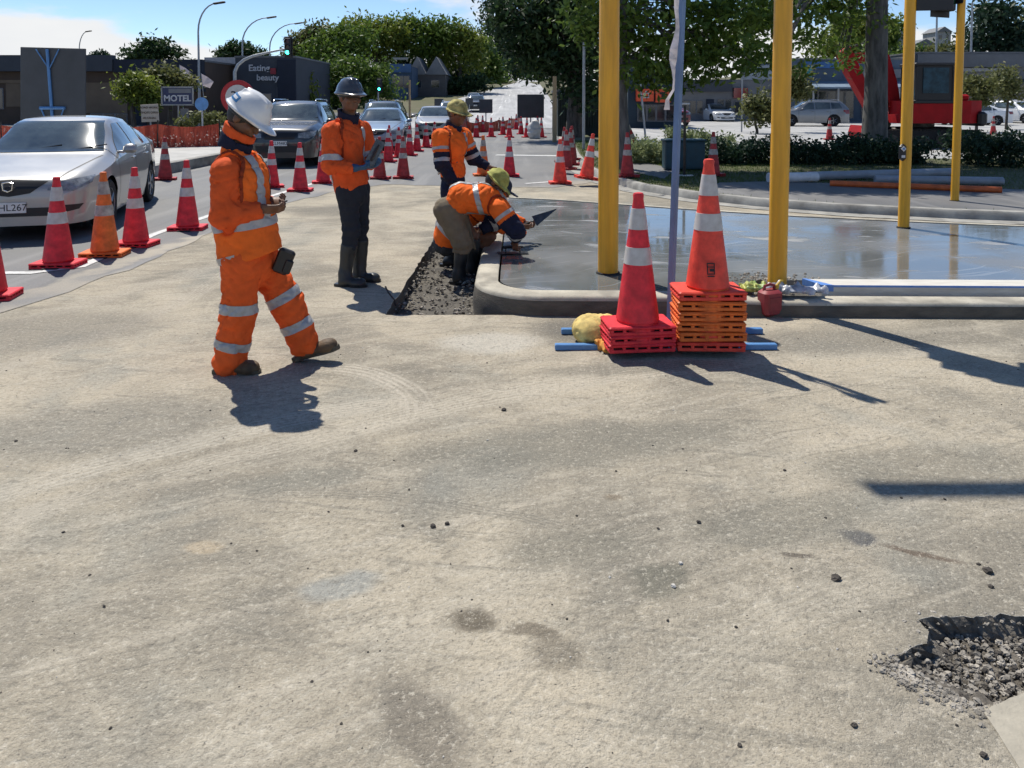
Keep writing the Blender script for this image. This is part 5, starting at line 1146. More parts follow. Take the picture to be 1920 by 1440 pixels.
SEDAN = dict(L=4.68, W=1.78, clr=.17, rw=.315, ra=.365, ax=(.93, 3.61), tumble=.19,
    top=[(0, .60), (.03, .70), (.10, .745), (.35, .80), (.8, .88), (1.22, .955), (1.36, 1.0), (2.02, 1.37), (2.3, 1.425), (2.7, 1.44), (3.1, 1.41), (3.45, 1.30), (3.98, 1.08), (4.4, 1.06), (4.6, 1.02), (4.66, .9), (4.68, .72)],
    belt=[(0, .50), (.06, .60), (.3, .70), (.9, .80), (1.3, .86), (2.5, .915), (3.6, .96), (4.3, .97), (4.6, .93), (4.68, .66)],
    wid=[(0, .42), (.02, .58), (.08, .69), (.22, .78), (.5, .845), (.95, .885), (2.3, .89), (3.7, .885), (4.3, .82), (4.55, .75), (4.65, .66), (4.68, .5)],
    win=[[(1.62, .945), (2.42, .955), (2.42, 1.33), (2.18, 1.32)], [(2.50, .958), (3.25, .985), (3.30, 1.21), (2.80, 1.33), (2.50, 1.335)], [(3.30, .99), (3.62, 1.01), (3.34, 1.19)]],
    ws=[(-.70, .975), (.70, .975), (.54, 1.365), (-.54, 1.365)], wsu=2.25, rws=[(-.64, 1.10), (.64, 1.10), (.5, 1.36), (-.5, 1.36)], rwu=3.05,
    lamp=[(.40, .60), (.66, .58), (.80, .655), (.81, .735), (.55, .70), (.42, .66)], lampu=.75, tail=[(.45, .74), (.8, .74), (.8, .92), (.5, .92)],
    grille=[(-.40, .70), (-.22, .57), (0, .535), (.22, .57), (.40, .70), (0, .725)], intake=([(-.44, .30), (.44, .30), (.50, .40), (-.50, .40)], [(.56, .33), (.70, .36), (.74, .42), (.57, .42)], [(-.56, .33), (-.57, .42), (-.74, .42), (-.70, .36)]),
    seam=((1.42, 1.40), (2.46, 2.46), (3.42, 3.36)), bon=(.50, .12, .72, 1.2), plate=.405, badge=.655, mir=(1.62, .99), hnd=(2.28, 3.22), hz=.83, wip=(1.36, .99))
SUV = dict(L=4.62, W=1.83, clr=.22, rw=.36, ra=.415, ax=(.92, 3.58), tumble=.14,
    top=[(0, .72), (.03, .86), (.12, .96), (.5, 1.04), (1.15, 1.12), (1.25, 1.16), (1.85, 1.58), (2.2, 1.66), (3.4, 1.67), (4.1, 1.62), (4.45, 1.3), (4.6, 1.08), (4.62, .85)],
    belt=[(0, .6), (.06, .72), (.3, .88), (.9, .98), (1.3, 1.02), (2.6, 1.05), (4.2, 1.10), (4.55, 1.02), (4.62, .75)],
    wid=[(0, .52), (.02, .66), (.08, .76), (.22, .83), (.5, .88), (.95, .91), (2.3, .915), (3.7, .91), (4.3, .87), (4.55, .80), (4.62, .6)],
    win=[[(1.55, 1.08), (2.35, 1.085), (2.35, 1.52), (2.05, 1.52)], [(2.43, 1.09), (3.35, 1.11), (3.35, 1.52), (2.43, 1.53)], [(3.43, 1.12), (4.1, 1.15), (3.95, 1.47), (3.43, 1.52)]],
    ws=[(-.74, 1.14), (.74, 1.14), (.60, 1.57), (-.60, 1.57)], wsu=2.1, rws=[(-.66, 1.18), (.66, 1.18), (.56, 1.52), (-.56, 1.52)], rwu=4.05,
    lamp=[(.44, .74), (.70, .72), (.83, .80), (.84, .90), (.58, .87), (.45, .84)], lampu=.75, tail=[(.6, .8), (.85, .8), (.85, 1.05), (.6, 1.05)],
    grille=[(-.42, .86), (-.36, .70), (.36, .70), (.42, .86)], intake=([(-.55, .38), (.55, .38), (.60, .54), (-.60, .54)],),
    seam=((1.40, 1.38), (2.39, 2.39), (3.40, 3.36)), bon=(.55, .12, .76, 1.1), plate=.60, mir=(1.58, 1.12), hnd=(2.22, 3.2), hz=.96, wip=(1.28, 1.15), rails=(2.0, 4.0, 1.70), ptext='KLM482')
car1 = build_car('parked_car', 'silver sedan with raised bonnet line waiting beside the cones', 'car', SEDAN, M_SILVER, (-6.45, 11.15, .006), R(-75))
car2 = build_car('parked_car', 'dark four wheel drive with roof rails queued behind the silver sedan', 'car', SUV, MATS['dark_paint'], (-5.95, 21.3, .006), R(-85))
_dk = {'silver_paint': 'blue_grey_paint'}; GC = 'queued cars beyond'
dup(car1, (-4.55, 27.2, .006), R(-87), 'blue grey sedan third in the queue of cars', None, None, {'silver_paint': 'blue_grey_paint'})
dup(car2, (-5.6, 33.5, .006), R(-88), 'black tall car in the queue behind the blue grey sedan', None, None, None)
dup(car1, (-3.6, 35.8, .006), R(-84), 'pale silver sedan in the queue near the pale hat worker', None, None, None)
dup(car1, (-6.6, 41, .006), R(-90), 'white sedan at the back of the queue under the green signal', None, None, {'silver_paint': 'white_paint'})
dup(car2, (-3.3, 43, .006), R(-88), 'grey tall car far back in the queue', None, None, {'dark_paint': 'mid_grey_paint'})
for x, y, l, sw, src in ((-3.6, 78, 'dark tall car coming down the hill beside a sign back', None, car2), (-4.6, 92, 'silver sedan higher on the hill road', None, car1)):
    dup(src, (x, y, float(terrain(x, y))+.03), R(-90), l, None, None, sw)
for px, Y, a, l, src, sw in ((1340, 60, -82, 'white hatch parked nose out before the grey shop', car1, {'silver_paint': 'white_paint'}), (1518, 50, 175, 'dark tall car parked side on under the canopy', car2, {'dark_paint': 'mid_grey_paint'}), (1822, 52, 170, 'white sedan parked behind the young trees', car1, {'silver_paint': 'white_paint'}), (1250, 52, -80, 'dark red car parked by the orange shop signs', car2, {'dark_paint': 'dark_red_paint'}), (1905, 56, -70, 'white tall car parked at the far shop corner', car2, {'dark_paint': 'white_paint'})):
    dup(src, (A(px, 200, Y).x, Y, .055), R(a), l, None, None, sw)
# ================================================================ RED EXCAVATOR
M_EXR = mat('excavator_red', (.33, .009, .012), .65, var=.15, scale=3, spec=.2); M_TRK = mat('track_rubber', (.016, .016, .017), .9, var=.3, scale=9, bump=.4); M_EXG = mat('cab_glass', (.02, .06, .09), .35, var=.5, scale=3, spec=.25); M_STEELD = mat('dark_steel', (.05, .045, .04), .5, metal=.6, var=.4, scale=8)
E0 = Vector((A(1722, 230, 27.).x, 27., .055)); t = thing('excavator', 'red tracked excavator with black cab parked beyond the hedge', 'excavator', E0)
for y in (-.75, .75):
    b = MB(); pr = [(-1.75, .16), (-1.5, .0), (1.5, .0), (1.75, .16), (1.78, .42), (1.55, .60), (-1.55, .60), (-1.78, .42)]; b.prism(pr, -.2, .2, M=Matrix.Translation((0, y, 0)) @ Matrix.Rotation(R(90), 4, 'X')); tk = b.build('track', M_TRK, t)
    for i in range(26): b = MB(); b.box((0, 0, 0), (.07, .42, .03), bev=.005); q = b.build('track_pad', M_STEELD, tk) if i == 0 else link('track_pad', q.data, tk); q.location = (-1.5+i*.12, y, .612)
    for i in range(6): b = MB(); b.lathe([(0, -.22), (.17, -.22), (.17, .22), (0, .22)], 14, M=Matrix.Rotation(R(90), 3, 'X')); q = b.build('track_wheel', M_STEELD, tk) if i == 0 else link('track_wheel', q.data, tk); q.location = (-1.35+i*.54, y, .30)
b = MB(); b.box((0, 0, .5), (2.2, 1.1, .4), bev=.05); b.tube([(0, 0, .6), (0, 0, .85)], .5, 18); b.build('undercarriage', M_STEELD, t, 40)
b = MB(); b.prism([(-1.1, -.95), (1.2, -1.0), (1.75, -.7), (1.85, 0), (1.75, .7), (1.2, 1.0), (-1.1, .95)], .85, 1.15); b.prism([(-.95, -.95), (1.25, -1.0), (1.78, -.7), (1.88, 0), (1.78, .7), (1.25, 1.0), (-.95, .95)], 1.15, 1.62); h = b.build('house', M_EXR, t)
b = MB(); b.box((1.0, .3, 1.72), (1.3, 1.1, .24), bev=.06); b.build('engine_cover', M_EXR, t, 40)
b = MB(); b.box((1.72, -.2, 1.0), (.32, 1.5, .5), bev=.08); b.build('counterweight', M_TRIM, t, 40)
b = MB(); 
for x in (-.62, .62):
    for y in (-.98, -.02): b.box((x, y, 2.15), (.07, .07, 1.25), bev=.015)
b.box((0, -.5, 2.84), (1.42, 1.08, .12), bev=.04); b.box((0, -.5, 1.58), (1.36, 1.04, .12), bev=.02); b.box((0, -.96, 2.2), (1.22, .05, 1.2)); b.build('cab_frame', M_TRIM, t)
for (c_, d_) in (((.03, -1.0, 2.3), (.86, .03, .86)), ((0, -.015, 2.27), (1.16, .02, 1.06)), ((-.62, -.5, 2.27), (.02, .88, 1.06)), ((.62, -.5, 2.27), (.02, .88, 1.06))):
    b = MB(); b.box(c_, d_); b.build('cab_window', M_EXG, t)
b = MB(); b.box((.75, -1.0, 2.62), (.12, .12, .14), bev=.03); b.build('work_light', M_CHROME, t)
def slab_along(pts, w, y0, y1):                       # boom plate: profile in xz extruded across y
    b = MB(); b.prism(pts, -y1, -y0, M=Matrix.Rotation(R(90), 4, 'X')); return b
slab_along([(-.55, 1.2), (-.85, 1.1), (-1.25, 2.4), (-1.55, 2.92), (-2.5, 2.95), (-2.55, 3.2), (-1.4, 3.42), (-1.05, 3.22), (-.75, 2.3)], .3, .05, .37).build('boom', M_EXR, t)
slab_along([(-2.78, 3.3), (-2.45, 3.5), (-2.15, 2.9), (-1.45, 1.3), (-1.68, 1.2), (-2.5, 2.6)], .3, -.03, .43).build('arm', M_EXR, t)
b = MB(); b.tube([(-.95, .2, 1.1), (-1.15, .2, 1.9)], .07, 10); b.tube([(-1.15, .2, 1.9), (-1.35, .2, 2.5)], .04, 8); b.build('hydraulic_ram', M_CHROME, t, 40)
b = MB(); b.tube([(-1.2, .2, 3.4), (-1.9, .2, 3.62)], .07, 10); b.tube([(-1.9, .2, 3.62), (-2.5, .2, 3.48)], .04, 8); b.build('hydraulic_ram', M_STEELD, t, 40)
slab_along([(-1.75, 1.3), (-1.35, 1.25), (-1.0, .8), (-1.2, .35), (-1.8, .2), (-1.9, .4), (-1.5, .65)], .3, -.1, .55).build('bucket', M_STEELD, t)
slab_along([(-1.95, .12), (-2.05, .5), (-1.97, .75), (-1.85, .7), (-1.9, .45), (-1.8, .12)], .3, -.95, .95).build('dozer_blade', M_EXR, t)
# ================================================================ TREES AND HEDGES
def leaves(blobs, n, size, seed, clump=.35, shell=.5, per=45):
    g = np.random.RandomState(seed); w = np.array([b[2] if len(b) > 2 else b[1][0]*b[1][1] for b in blobs], float); w /= w.sum(); nc = max(1, n//per)
    bi = g.choice(len(blobs), nc, p=w); d = g.normal(size=(nc, 3)); d /= np.linalg.norm(d, axis=1, keepdims=True); r = shell+(1-shell)*g.rand(nc)**.6
    C = np.array([b[0] for b in blobs])[bi]; RR = np.array([b[1] for b in blobs])[bi]; P = C+d*r[:, None]*RR; cs = clump*(.6+.8*g.rand(nc))
    ci = np.repeat(np.arange(nc), per); P = P[ci]+g.normal(size=(nc*per, 3))*cs[ci][:, None]*np.array([1, 1, .7])*.55
    m = len(P); a = g.normal(size=(m, 3)); a /= np.linalg.norm(a, axis=1, keepdims=True); up = g.normal(size=(m, 3))*.8+np.array([0, 0, 1.]); b = np.cross(a, up); b /= np.linalg.norm(b, axis=1, keepdims=True)+1e-9
    s = (size*(.6+.8*g.rand(m)))[:, None]; V = np.stack([P-a*s, P+b*s*.45, P+a*s, P-b*s*.45], 1).reshape(-1, 3); Fq = np.arange(m*4).reshape(-1, 4); return V, Fq
M_BARK = mat('bark', (.10, .085, .07), .9, var=.45, scale=5, bump=.8, bscale=14, stretch=(2, 2, .4)); M_BARKG = mat('grey_bark', (.13, .125, .115), .9, var=.4, scale=5, bump=.8, bscale=14, stretch=(2, 2, .4))
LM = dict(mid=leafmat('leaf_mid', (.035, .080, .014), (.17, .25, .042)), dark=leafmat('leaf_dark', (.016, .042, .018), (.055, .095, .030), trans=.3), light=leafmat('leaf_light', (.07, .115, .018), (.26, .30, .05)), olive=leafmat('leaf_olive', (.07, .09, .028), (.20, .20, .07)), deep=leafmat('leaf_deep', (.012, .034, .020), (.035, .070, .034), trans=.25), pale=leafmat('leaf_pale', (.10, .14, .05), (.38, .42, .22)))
TS = [100]
def tree(label, px, Y, blobs, n, size, kind='mid', tr=.2, zb=None, bark=None, name='tree', group=None, clump=.4, shell=.5, cat='tree', limbs=True, depth=.8, lean=0., fork=None):
    """blobs: (px, py, rx, ry) measured in the photo at distance Y (optional 5th: extra distance)"""
    TS[0] += 1; x0 = A(px, 190, Y).x; z0 = float(terrain(x0, Y)) if zb is None else zb; s = 1442/Y; t = thing(name, label, cat, (x0, Y, z0), group=group); B = []
    for b in blobs:
        yy = Y+(b[4] if len(b) > 4 else 0); c = A(b[0], b[1], yy)-Vector((x0, Y, z0)); B.append((tuple(c), (b[2]*yy/1442, b[2]*yy/1442*depth, b[3]*yy/1442), b[2]*b[3]*(1. if b[1] < -150 or Y > 30 else .62)))
    V, Fq = leaves(B, n, size, TS[0], clump, shell); npmesh('crown', V, Fq, LM[kind], t, smooth=False)
    top = max(b[0][2] for b in B); b = MB(); g = random.Random(TS[0])
    hb = max(min(x[0][2]-x[1][2]*.6 for x in B), .3) if fork is None else fork; f0 = Vector((g.uniform(-.1, .1), 0, hb)); b.tube([(0, 0, -.1), (tr*.1, 0, hb*.3), f0*.7+Vector((0, 0, 0)), f0, f0.lerp(Vector((lean, 0, top)), .7)], [tr*1.25, tr, tr*.92, tr*.85, tr*.3], 12)
    b.build('trunk', bark or M_BARK, t, 60)
    if limbs:
        for c, r, w in B:
            c = Vector(c); st = f0.lerp(Vector((0, 0, top)), g.uniform(.0, .35)); q = MB(); mid = st.lerp(c, .5)+Vector((g.uniform(-.2, .2), g.uniform(-.2, .2), .12*(c-st).length)); q.tube([st, mid, c], [tr*.5, tr*.32, tr*.1], 7)
            for k in range(3): e = c+Vector((g.uniform(-1, 1)*r[0], g.uniform(-1, 1)*r[1], g.uniform(-.6, 1)*r[2]))*.75; q.tube([mid, mid.lerp(e, .5)+Vector((0, 0, .1)), e], [tr*.2, tr*.12, tr*.04], 5)
            q.build('branch', bark or M_BARK, t, 60)
    return t
# near trees on the right
tree('big street tree with a thick grey trunk rising from the hedge', 1640, 20.0, [(1500, 30, 95, 55), (1590, 10, 70, 40), (1410, 60, 70, 45), (1430, -330, 150, 70, 0), (1600, -340, 160, 75, -2), (1760, -330, 150, 70, -1), (1620, -450, 190, 80, 0), (1500, -420, 150, 80, 1), (1880, -330, 120, 70, -1), (1460, 115, 40, 26, -1.5), (1585, 105, 30, 22, 1)], 34000, .10, 'mid', .28, .12, M_BARKG, clump=.5, fork=5.6)
tree('leafy street tree overhanging the footpath behind the thick yellow pole', 1171, 17.3, [(1230, 40, 80, 60), (1330, 50, 80, 60), (1290, 120, 70, 36), (1190, 110, 50, 45), (1120, 20, 60, 55), (1380, 110, 50, 32), (1240, 150, 34, 22), (1400, 20, 60, 50, .5), (1080, -320, 130, 70, 2), (1210, -340, 140, 75, 1), (1340, -330, 130, 75, 1), (1230, -440, 150, 70, 2)], 30000, .09, 'mid', .14, .12, M_BARKG, clump=.42)
tree('tall dark conifer like tree at the road edge beside the green wall', 1075, 33, [(1060, 60, 75, 80), (1000, 40, 70, 70), (1090, 140, 50, 70), (1010, 110, 45, 35), (960, 20, 45, 45), (1040, -10, 70, 40)], 11000, .15, 'dark', .35, clump=.7)
tree('blue green tall tree left of the road crest', 935, 235, [(935, 40, 30, 55), (955, 80, 32, 44), (930, -20, 22, 40), (945, 120, 34, 26)], 6000, .6, 'deep', .7, clump=3.)
tree('light green bush right of the road crest', 1012, 228, [(1005, 135, 30, 24), (1026, 150, 22, 24), (990, 125, 18, 14)], 2600, .5, 'light', .4, clump=2.2, name='bush', cat='bush')
tree('mid green tree behind the road crest', 965, 275, [(965, 115, 40, 34), (915, 125, 24, 28), (995, 110, 30, 36)], 3600, .7, 'mid', .6, clump=3.)
tree('light green tree behind the blue shop', 1600, 64, [(1600, 70, 45, 42), (1555, 85, 40, 30), (1640, 50, 30, 34)], 4200, .22, 'light', .3, clump=1.)
tree('large dark tree behind the grey shop', 1860, 76, [(1860, 50, 44, 48), (1835, 85, 30, 24), (1890, 80, 32, 30), (1865, 15, 26, 26)], 4200, .28, 'deep', .35, clump=1.3)
tree('pale thin tree beside the large dark tree', 1912, 80, [(1912, 40, 22, 40), (1920, 70, 20, 30)], 1000, .26, 'olive', .2, clump=1.)
for px, Y, a, l in ((1832, 40, (1832, 168, 27, 24), 'young olive tree in the car park beside the excavator'), (1888, 44, (1888, 152, 24, 26), 'round young tree in front of the grey shop window'), (1478, 40, (1490, 150, 20, 22), 'young tree in the car park behind the second yellow pole'), (1420, 38, (1424, 200, 22, 26), 'low bushy tree by the grey shop corner')):
    tree(l, px, Y, [a, (a[0]+8, a[1]+18, a[2]*.7, a[3]*.7)], 1800, .12, 'olive', .07, .05, clump=.5)
# left side
tree('feathery yellow green tree beside the brown wall', 250, 40, [(258, 165, 32, 22), (275, 185, 26, 20), (240, 160, 14, 12)], 3600, .12, 'light', .12, clump=.5, lean=.5)
tree('olive bush tree left of the motel sign', 318, 42, [(315, 150, 30, 20), (335, 160, 22, 16), (295, 142, 18, 12)], 3200, .13, 'olive', .14, clump=.5)
tree('dark spiky tree above the flat roof', 285, 85, [(290, 95, 30, 16), (265, 100, 22, 12), (325, 102, 22, 12), (238, 102, 8, 14), (281, 82, 8, 9)], 2600, .25, 'dark', .25, clump=.9)
tree('small dark palm like tree above the grey roof', 182, 85, [(180, 108, 9, 5), (192, 107, 9, 6)], 500, .22, 'deep', .1, clump=.5)
tree('rounded dark tree behind the dark sign building', 445, 90, [(448, 95, 30, 14), (480, 106, 26, 10), (425, 104, 14, 9)], 2400, .25, 'dark', .25, clump=.9)
for px, Y, bl, k, l in ((620, 105, [(625, 100, 48, 50), (590, 115, 30, 36), (655, 75, 40, 30)], 'mid', 'broad green tree at the left end of the hillside wood'), (705, 118, [(705, 70, 52, 38), (670, 55, 36, 20), (740, 65, 36, 32)], 'light', 'sunlit tree crowning the hillside wood'),
                     (790, 120, [(790, 70, 50, 34), (760, 50, 30, 18), (830, 62, 34, 22)], 'mid', 'green tree next to the sunlit one on the hill'), (862, 122, [(860, 80, 38, 38), (885, 100, 22, 40), (835, 100, 30, 30)], 'light', 'tree at the right end of the hillside wood'), (570, 112, [(575, 95, 30, 34), (600, 65, 20, 18)], 'olive', 'olive tree behind the green traffic signal'),
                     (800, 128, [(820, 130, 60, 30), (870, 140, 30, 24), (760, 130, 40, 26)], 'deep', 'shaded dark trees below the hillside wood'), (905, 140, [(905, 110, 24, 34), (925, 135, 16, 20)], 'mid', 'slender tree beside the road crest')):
    tree(l, px, Y, bl, 5200, .34, k, .35, clump=1.5, group='hillside wood', shell=.45)
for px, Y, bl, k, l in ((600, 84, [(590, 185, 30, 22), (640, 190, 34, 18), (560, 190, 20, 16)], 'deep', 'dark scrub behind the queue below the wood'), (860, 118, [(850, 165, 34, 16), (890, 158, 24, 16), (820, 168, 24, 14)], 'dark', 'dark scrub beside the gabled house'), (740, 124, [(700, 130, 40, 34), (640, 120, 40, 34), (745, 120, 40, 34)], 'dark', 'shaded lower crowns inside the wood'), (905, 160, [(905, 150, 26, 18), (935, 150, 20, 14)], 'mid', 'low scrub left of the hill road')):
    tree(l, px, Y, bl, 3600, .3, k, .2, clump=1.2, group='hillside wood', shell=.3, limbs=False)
tree('dark round tree standing behind the queue of cars', 660, 66, [(655, 160, 62, 40), (610, 150, 40, 36), (700, 150, 34, 40), (640, 125, 40, 24), (590, 175, 20, 26), (735, 170, 16, 24)], 9000, .18, 'mid', .35, clump=.9, shell=.4)
tree('light leafy shrub beside the dark sign building', 568, 58, [(568, 165, 14, 26), (572, 190, 16, 18)], 1500, .16, 'light', .1, clump=.6, name='bush', cat='bush')
tree('grey green shrub at the foot of the blue round sign', 395, 34, [(400, 228, 16, 12), (372, 226, 14, 12), (345, 232, 12, 8)], 1500, .09, 'olive', .05, .24, clump=.35, name='bush', cat='bush')
def box_leaves(label, x0, x1, y0, y1, z0, z1, n, size, kind, name, cat):
    TS[0] += 1; g = np.random.RandomState(TS[0]); t = thing(name, label, cat, ((x0+x1)/2, (y0+y1)/2, z0)); k = n//30
    C = np.stack([g.uniform(x0, x1, k), g.uniform(y0, y1, k), z0+(z1-z0)*g.rand(k)**.7], 1); C[:, 2] += .10*np.sin(C[:, 0]*3.1)+.06*np.sin(C[:, 0]*7.7); P = np.repeat(C, 30, 0)+g.normal(size=(k*30, 3))*.085; P[:, 2] = np.maximum(P[:, 2], z0+.01); P -= np.array(t.location)
    m = len(P); a = g.normal(size=(m, 3)); a /= np.linalg.norm(a, axis=1, keepdims=True); b = np.cross(a, g.normal(size=(m, 3))+np.array([0, 0, .6])); b /= np.linalg.norm(b, axis=1, keepdims=True); s = (size*(.6+.8*g.rand(m)))[:, None]
    npmesh('foliage', np.stack([P-a*s, P+b*s*.5, P+a*s, P-b*s*.5], 1).reshape(-1, 3), np.arange(m*4).reshape(-1, 4), LM[kind], t, smooth=False)
    for i in range(int((x1-x0)/.5)+1): x = x0+i*.5-(x0+x1)/2; q = MB(); q.tube([(x, 0, 0), (x+.05, .05, (z1-z0)*.8)], [.02, .008], 5); q.build('stem', M_BARK, t)
box_leaves('low dark hedge along the verge under the street tree', 4.9, 10.2, 18.4, 19.5, .12, .62, 15000, .05, 'deep', 'hedge', 'hedge'); box_leaves('denser dark hedge beside the thin yellow pole', 10.7, 15., 17.6, 19.2, .12, .85, 14000, .05, 'deep', 'hedge', 'hedge')
box_leaves('pale variegated shrub by the tipped cone', 2.95, 4.1, 18.8, 20.2, .12, .62, 4500, .05, 'pale', 'shrub', 'shrub'); box_leaves('pale green shrubs behind the teal cabinet', 4.2, 5.9, 20.0, 21.0, .12, .75, 4500, .05, 'pale', 'shrub', 'shrub')
# ================================================================ BUILDINGS
def wallmat(n, c, v=.12): return mat(n, c, .85, var=v, scale=1.2, bump=.15, bscale=30)
M_WIN = mat('window_glass', (.02, .028, .034), .08, var=.3, scale=1, spec=.8); M_FRM = mat('window_frame', (.16, .16, .17), .5); M_SLATE2 = wallmat('slate_cladding', (.060, .068, .082)); M_NAVYW = wallmat('navy_cladding', (.020, .026, .042)); M_BROWN = wallmat('brown_wall', (.085, .058, .042)); M_TAN = wallmat('tan_panel', (.17, .125, .085)); M_REDR = wallmat('red_roof', (.22, .09, .06)); M_GREYW = wallmat('grey_render', (.20, .205, .215)); M_LGREY = wallmat('pale_render', (.36, .36, .35)); M_DKGREEN = wallmat('dark_green_metal', (.020, .032, .032)); M_ROOFG = mat('grey_roofing', (.16, .165, .17), .6, var=.15, scale=2)
def bld(label, px0, px1, Y, ytop, wall, depth=9., z0=None, name='building', cat='building', roof=M_ROOFG):
    a, c = A(px0, ytop, Y), A(px1, ytop, Y); zb = float(terrain((a.x+c.x)/2, Y)) if z0 is None else z0; t = thing(name, label, cat, ((a.x+c.x)/2, Y, zb)); w = c.x-a.x; h = a.z-zb
    b = MB(); b.box((0, depth/2, h/2-.2), (w, depth, h+.4)); b.build('wall', wall, t); b = MB(); b.box((0, depth/2, h+.06), (w+.1, depth+.1, .12)); b.build('roof', roof, t)
    def loc(px, py): p = A(px, py, Y); return p.x-t.location.x, p.z-zb
    def panel(nm, x0, y0, x1, y1, m, out=.06, par=None):
        (ax, az), (bx, bz) = loc(x0, y0), loc(x1, y1); b = MB(); b.box(((ax+bx)/2, -out/2-.002, (az+bz)/2), (abs(bx-ax), out, abs(az-bz))); return b.build(nm, m, par or t)
    def window(x0, y0, x1, y1, n=1):
        f = panel('window', x0, y0, x1, y1, M_FRM, .05); (ax, az), (bx, bz) = loc(x0, y0), loc(x1, y1); w_ = (bx-ax)/n
        for i in range(n): b = MB(); b.box((ax+w_*(i+.5), -.058, (az+bz)/2), (w_-.12, .012, abs(az-bz)-.12)); b.build('pane', M_WIN, f)
    def awning(x0, y0, x1, y1, m, out=1.6):
        (ax, az), (bx, bz) = loc(x0, y0), loc(x1, y1); b = MB(); b.prism([(-.0, az), (-out, bz), (-out, bz-.12), (0, az-.14)], ax, bx, M=Matrix(((0, 0, 1, 0), (1, 0, 0, 0), (0, 1, 0, 0), (0, 0, 0, 1)))); b.build('awning', m, t)
    return t, panel, window, awning, loc
t, P, Wn, Aw, loc = bld('long low brown building with slate fascia behind the orange fence', -90, 384, 50, 116, M_BROWN, 12)
P('fascia', -90, 104, 218, 134, M_SLATE2, .5); P('fascia', 219, 112, 384, 136, M_NAVYW, .45); P('end_panel', 344, 136.2, 386, 172, M_NAVYW, .4); P('wall_panel', -90, 150, 50, 156, M_TAN, .1); P('wall_panel', 160, 155, 240, 212, M_TAN, .08); P('wall_panel', 12, 156.5, 46, 200, M_TAN, .07)
Wn(-80, 165, 8, 205, 4); Wn(170, 212.5, 240, 240, 3); P('door', 250, 190, 275, 245, M_NAVYW, .06); P('roof_vent', 92, 104, 102, 130, M_GREYW, .6)
t, P, Wn, Aw, loc = bld('pale building with red tiled roof beside the navy fascia', 388, 446, 58, 126, wallmat('red_brick', (.20, .10, .075)), 8, roof=M_REDR); P('roof_edge', 386, 108, 448, 126, mat('pale_roof', (.36, .35, .36), .6), .3); Wn(400, 140, 430, 160, 2)
t, P, Wn, Aw, loc = bld('dark slate building with white lettering behind the walking worker', 441, 555, 54, 108, M_SLATE2, 10); P('side_panel', 520, 112, 556, 205, M_NAVYW, .12); P('poster', 520, 163, 545, 195, M_GREYW, .1); Wn(455, 175, 510, 205, 3); M_WTXT = mat('white_lettering', (.55, .55, .56), .5)
for s_, px, py, sz in (('Eating', 487, 128, .62), ('beauty', 503, 146, .58)): x, z = loc(px, py); textobj('lettering', s_, sz, M_WTXT, t, (x, -.14, z), ext=.02, bold=.012)
P('logo', 508, 128, 518, 139, wallmat('logo_red', (.35, .05, .06)), .13)
t, P, Wn, Aw, loc = bld('twin gabled grey house at the foot of the hillside wood', 765, 835, 112, 140, wallmat('house_grey', (.10, .095, .095)), 9, name='house', cat='house')
for a, c in ((764, 800), (798, 838)):
    (x0, z0), (x1, z1), (xm, zm) = loc(a, 140), loc(c, 140), loc((a+c)/2, 106); b = MB(); b.prism([(x0, z0), (x1, z1), (xm, zm)], -8.8, .25, M=Matrix.Rotation(R(90), 4, 'X')); b.build('gable', M_GREYW, t)
Wn(775, 150, 790, 165, 1); Wn(808, 150, 824, 165, 1)
t, P, Wn, Aw, loc = bld('blue signed shop beside the gabled house', 728, 772, 105, 124, wallmat('shop_blue', (.05, .09, .16)), 8); P('fascia', 732, 120, 771, 136, wallmat('sign_blue', (.07, .14, .28)), .3); Wn(735, 142, 768, 165, 3); P('fascia', 735, 108, 765, 112, M_LGREY, .3)
t, P, Wn, Aw, loc = bld('dark blue shop with orange signs behind the tipped cone', 1178, 1272, 46, 118, wallmat('shop_navy', (.025, .045, .065)), 10); M_ORS = mat('orange_sign', (.80, .10, .03), .5)
o = P('sign_panel', 1192, 167, 1224, 190, M_ORS, .3); x, z = loc(1210, 179); b = MB()
for dx, dz, w, h in ((0, .13, .34, .05), (0, -.13, .34, .05), (-.145, 0, .05, .21), (.145, 0, .05, .21), (0, .22, .1, .1)): b.box((x+dx, -.315, z+dz), (w, .02, h))
b.build('sign_mark', M_WTXT, o); o = P('sign_panel', 1228, 167, 1256, 192, M_ORS, .3); x, z = loc(1240, 178); b = MB(); b.box((x, -.315, z+.1), (.3, .02, .14)); b.box((x+.02, -.314, z-.04), (.15, .018, .2)); b.build('sign_mark', M_TRIM, o)
Wn(1195, 196, 1265, 228, 4)
t, P, Wn, Aw, loc = bld('grey flat shop with dark doorway behind the white hatch', 1262, 1450, 60, 152, M_GREYW, 10); P('fascia', 1262, 150, 1370, 172, M_SLATE2, .4); P('door', 1324, 186, 1338, 216, M_NAVYW, .08); Wn(1345, 185, 1372, 205, 2); P('sign_panel', 1374, 165, 1400, 184, MATS['dark_red_paint'], .3); Wn(1376, 190, 1440, 212, 4); Wn(1280, 188, 1318, 214, 3)
t, P, Wn, Aw, loc = bld('blue fronted shop with canopy behind the big tree trunk', 1478, 1712, 58, 112, wallmat('shop_bluegrey', (.085, .12, .17)), 12)
P('fascia', 1505, 116, 1610, 128, wallmat('sign_blue2', (.06, .15, .34)), .2); P('sign_panel', 1504, 124, 1520, 145, wallmat('teal', (.02, .26, .28)), .25); Aw(1480, 152, 1712, 164, wallmat('canopy_blue', (.16, .22, .29)), 2.2); Wn(1500, 170, 1600, 222, 6); Wn(1615, 170, 1705, 222, 5); P('fascia', 1610, 130, 1712, 146, M_GREYW, .2)
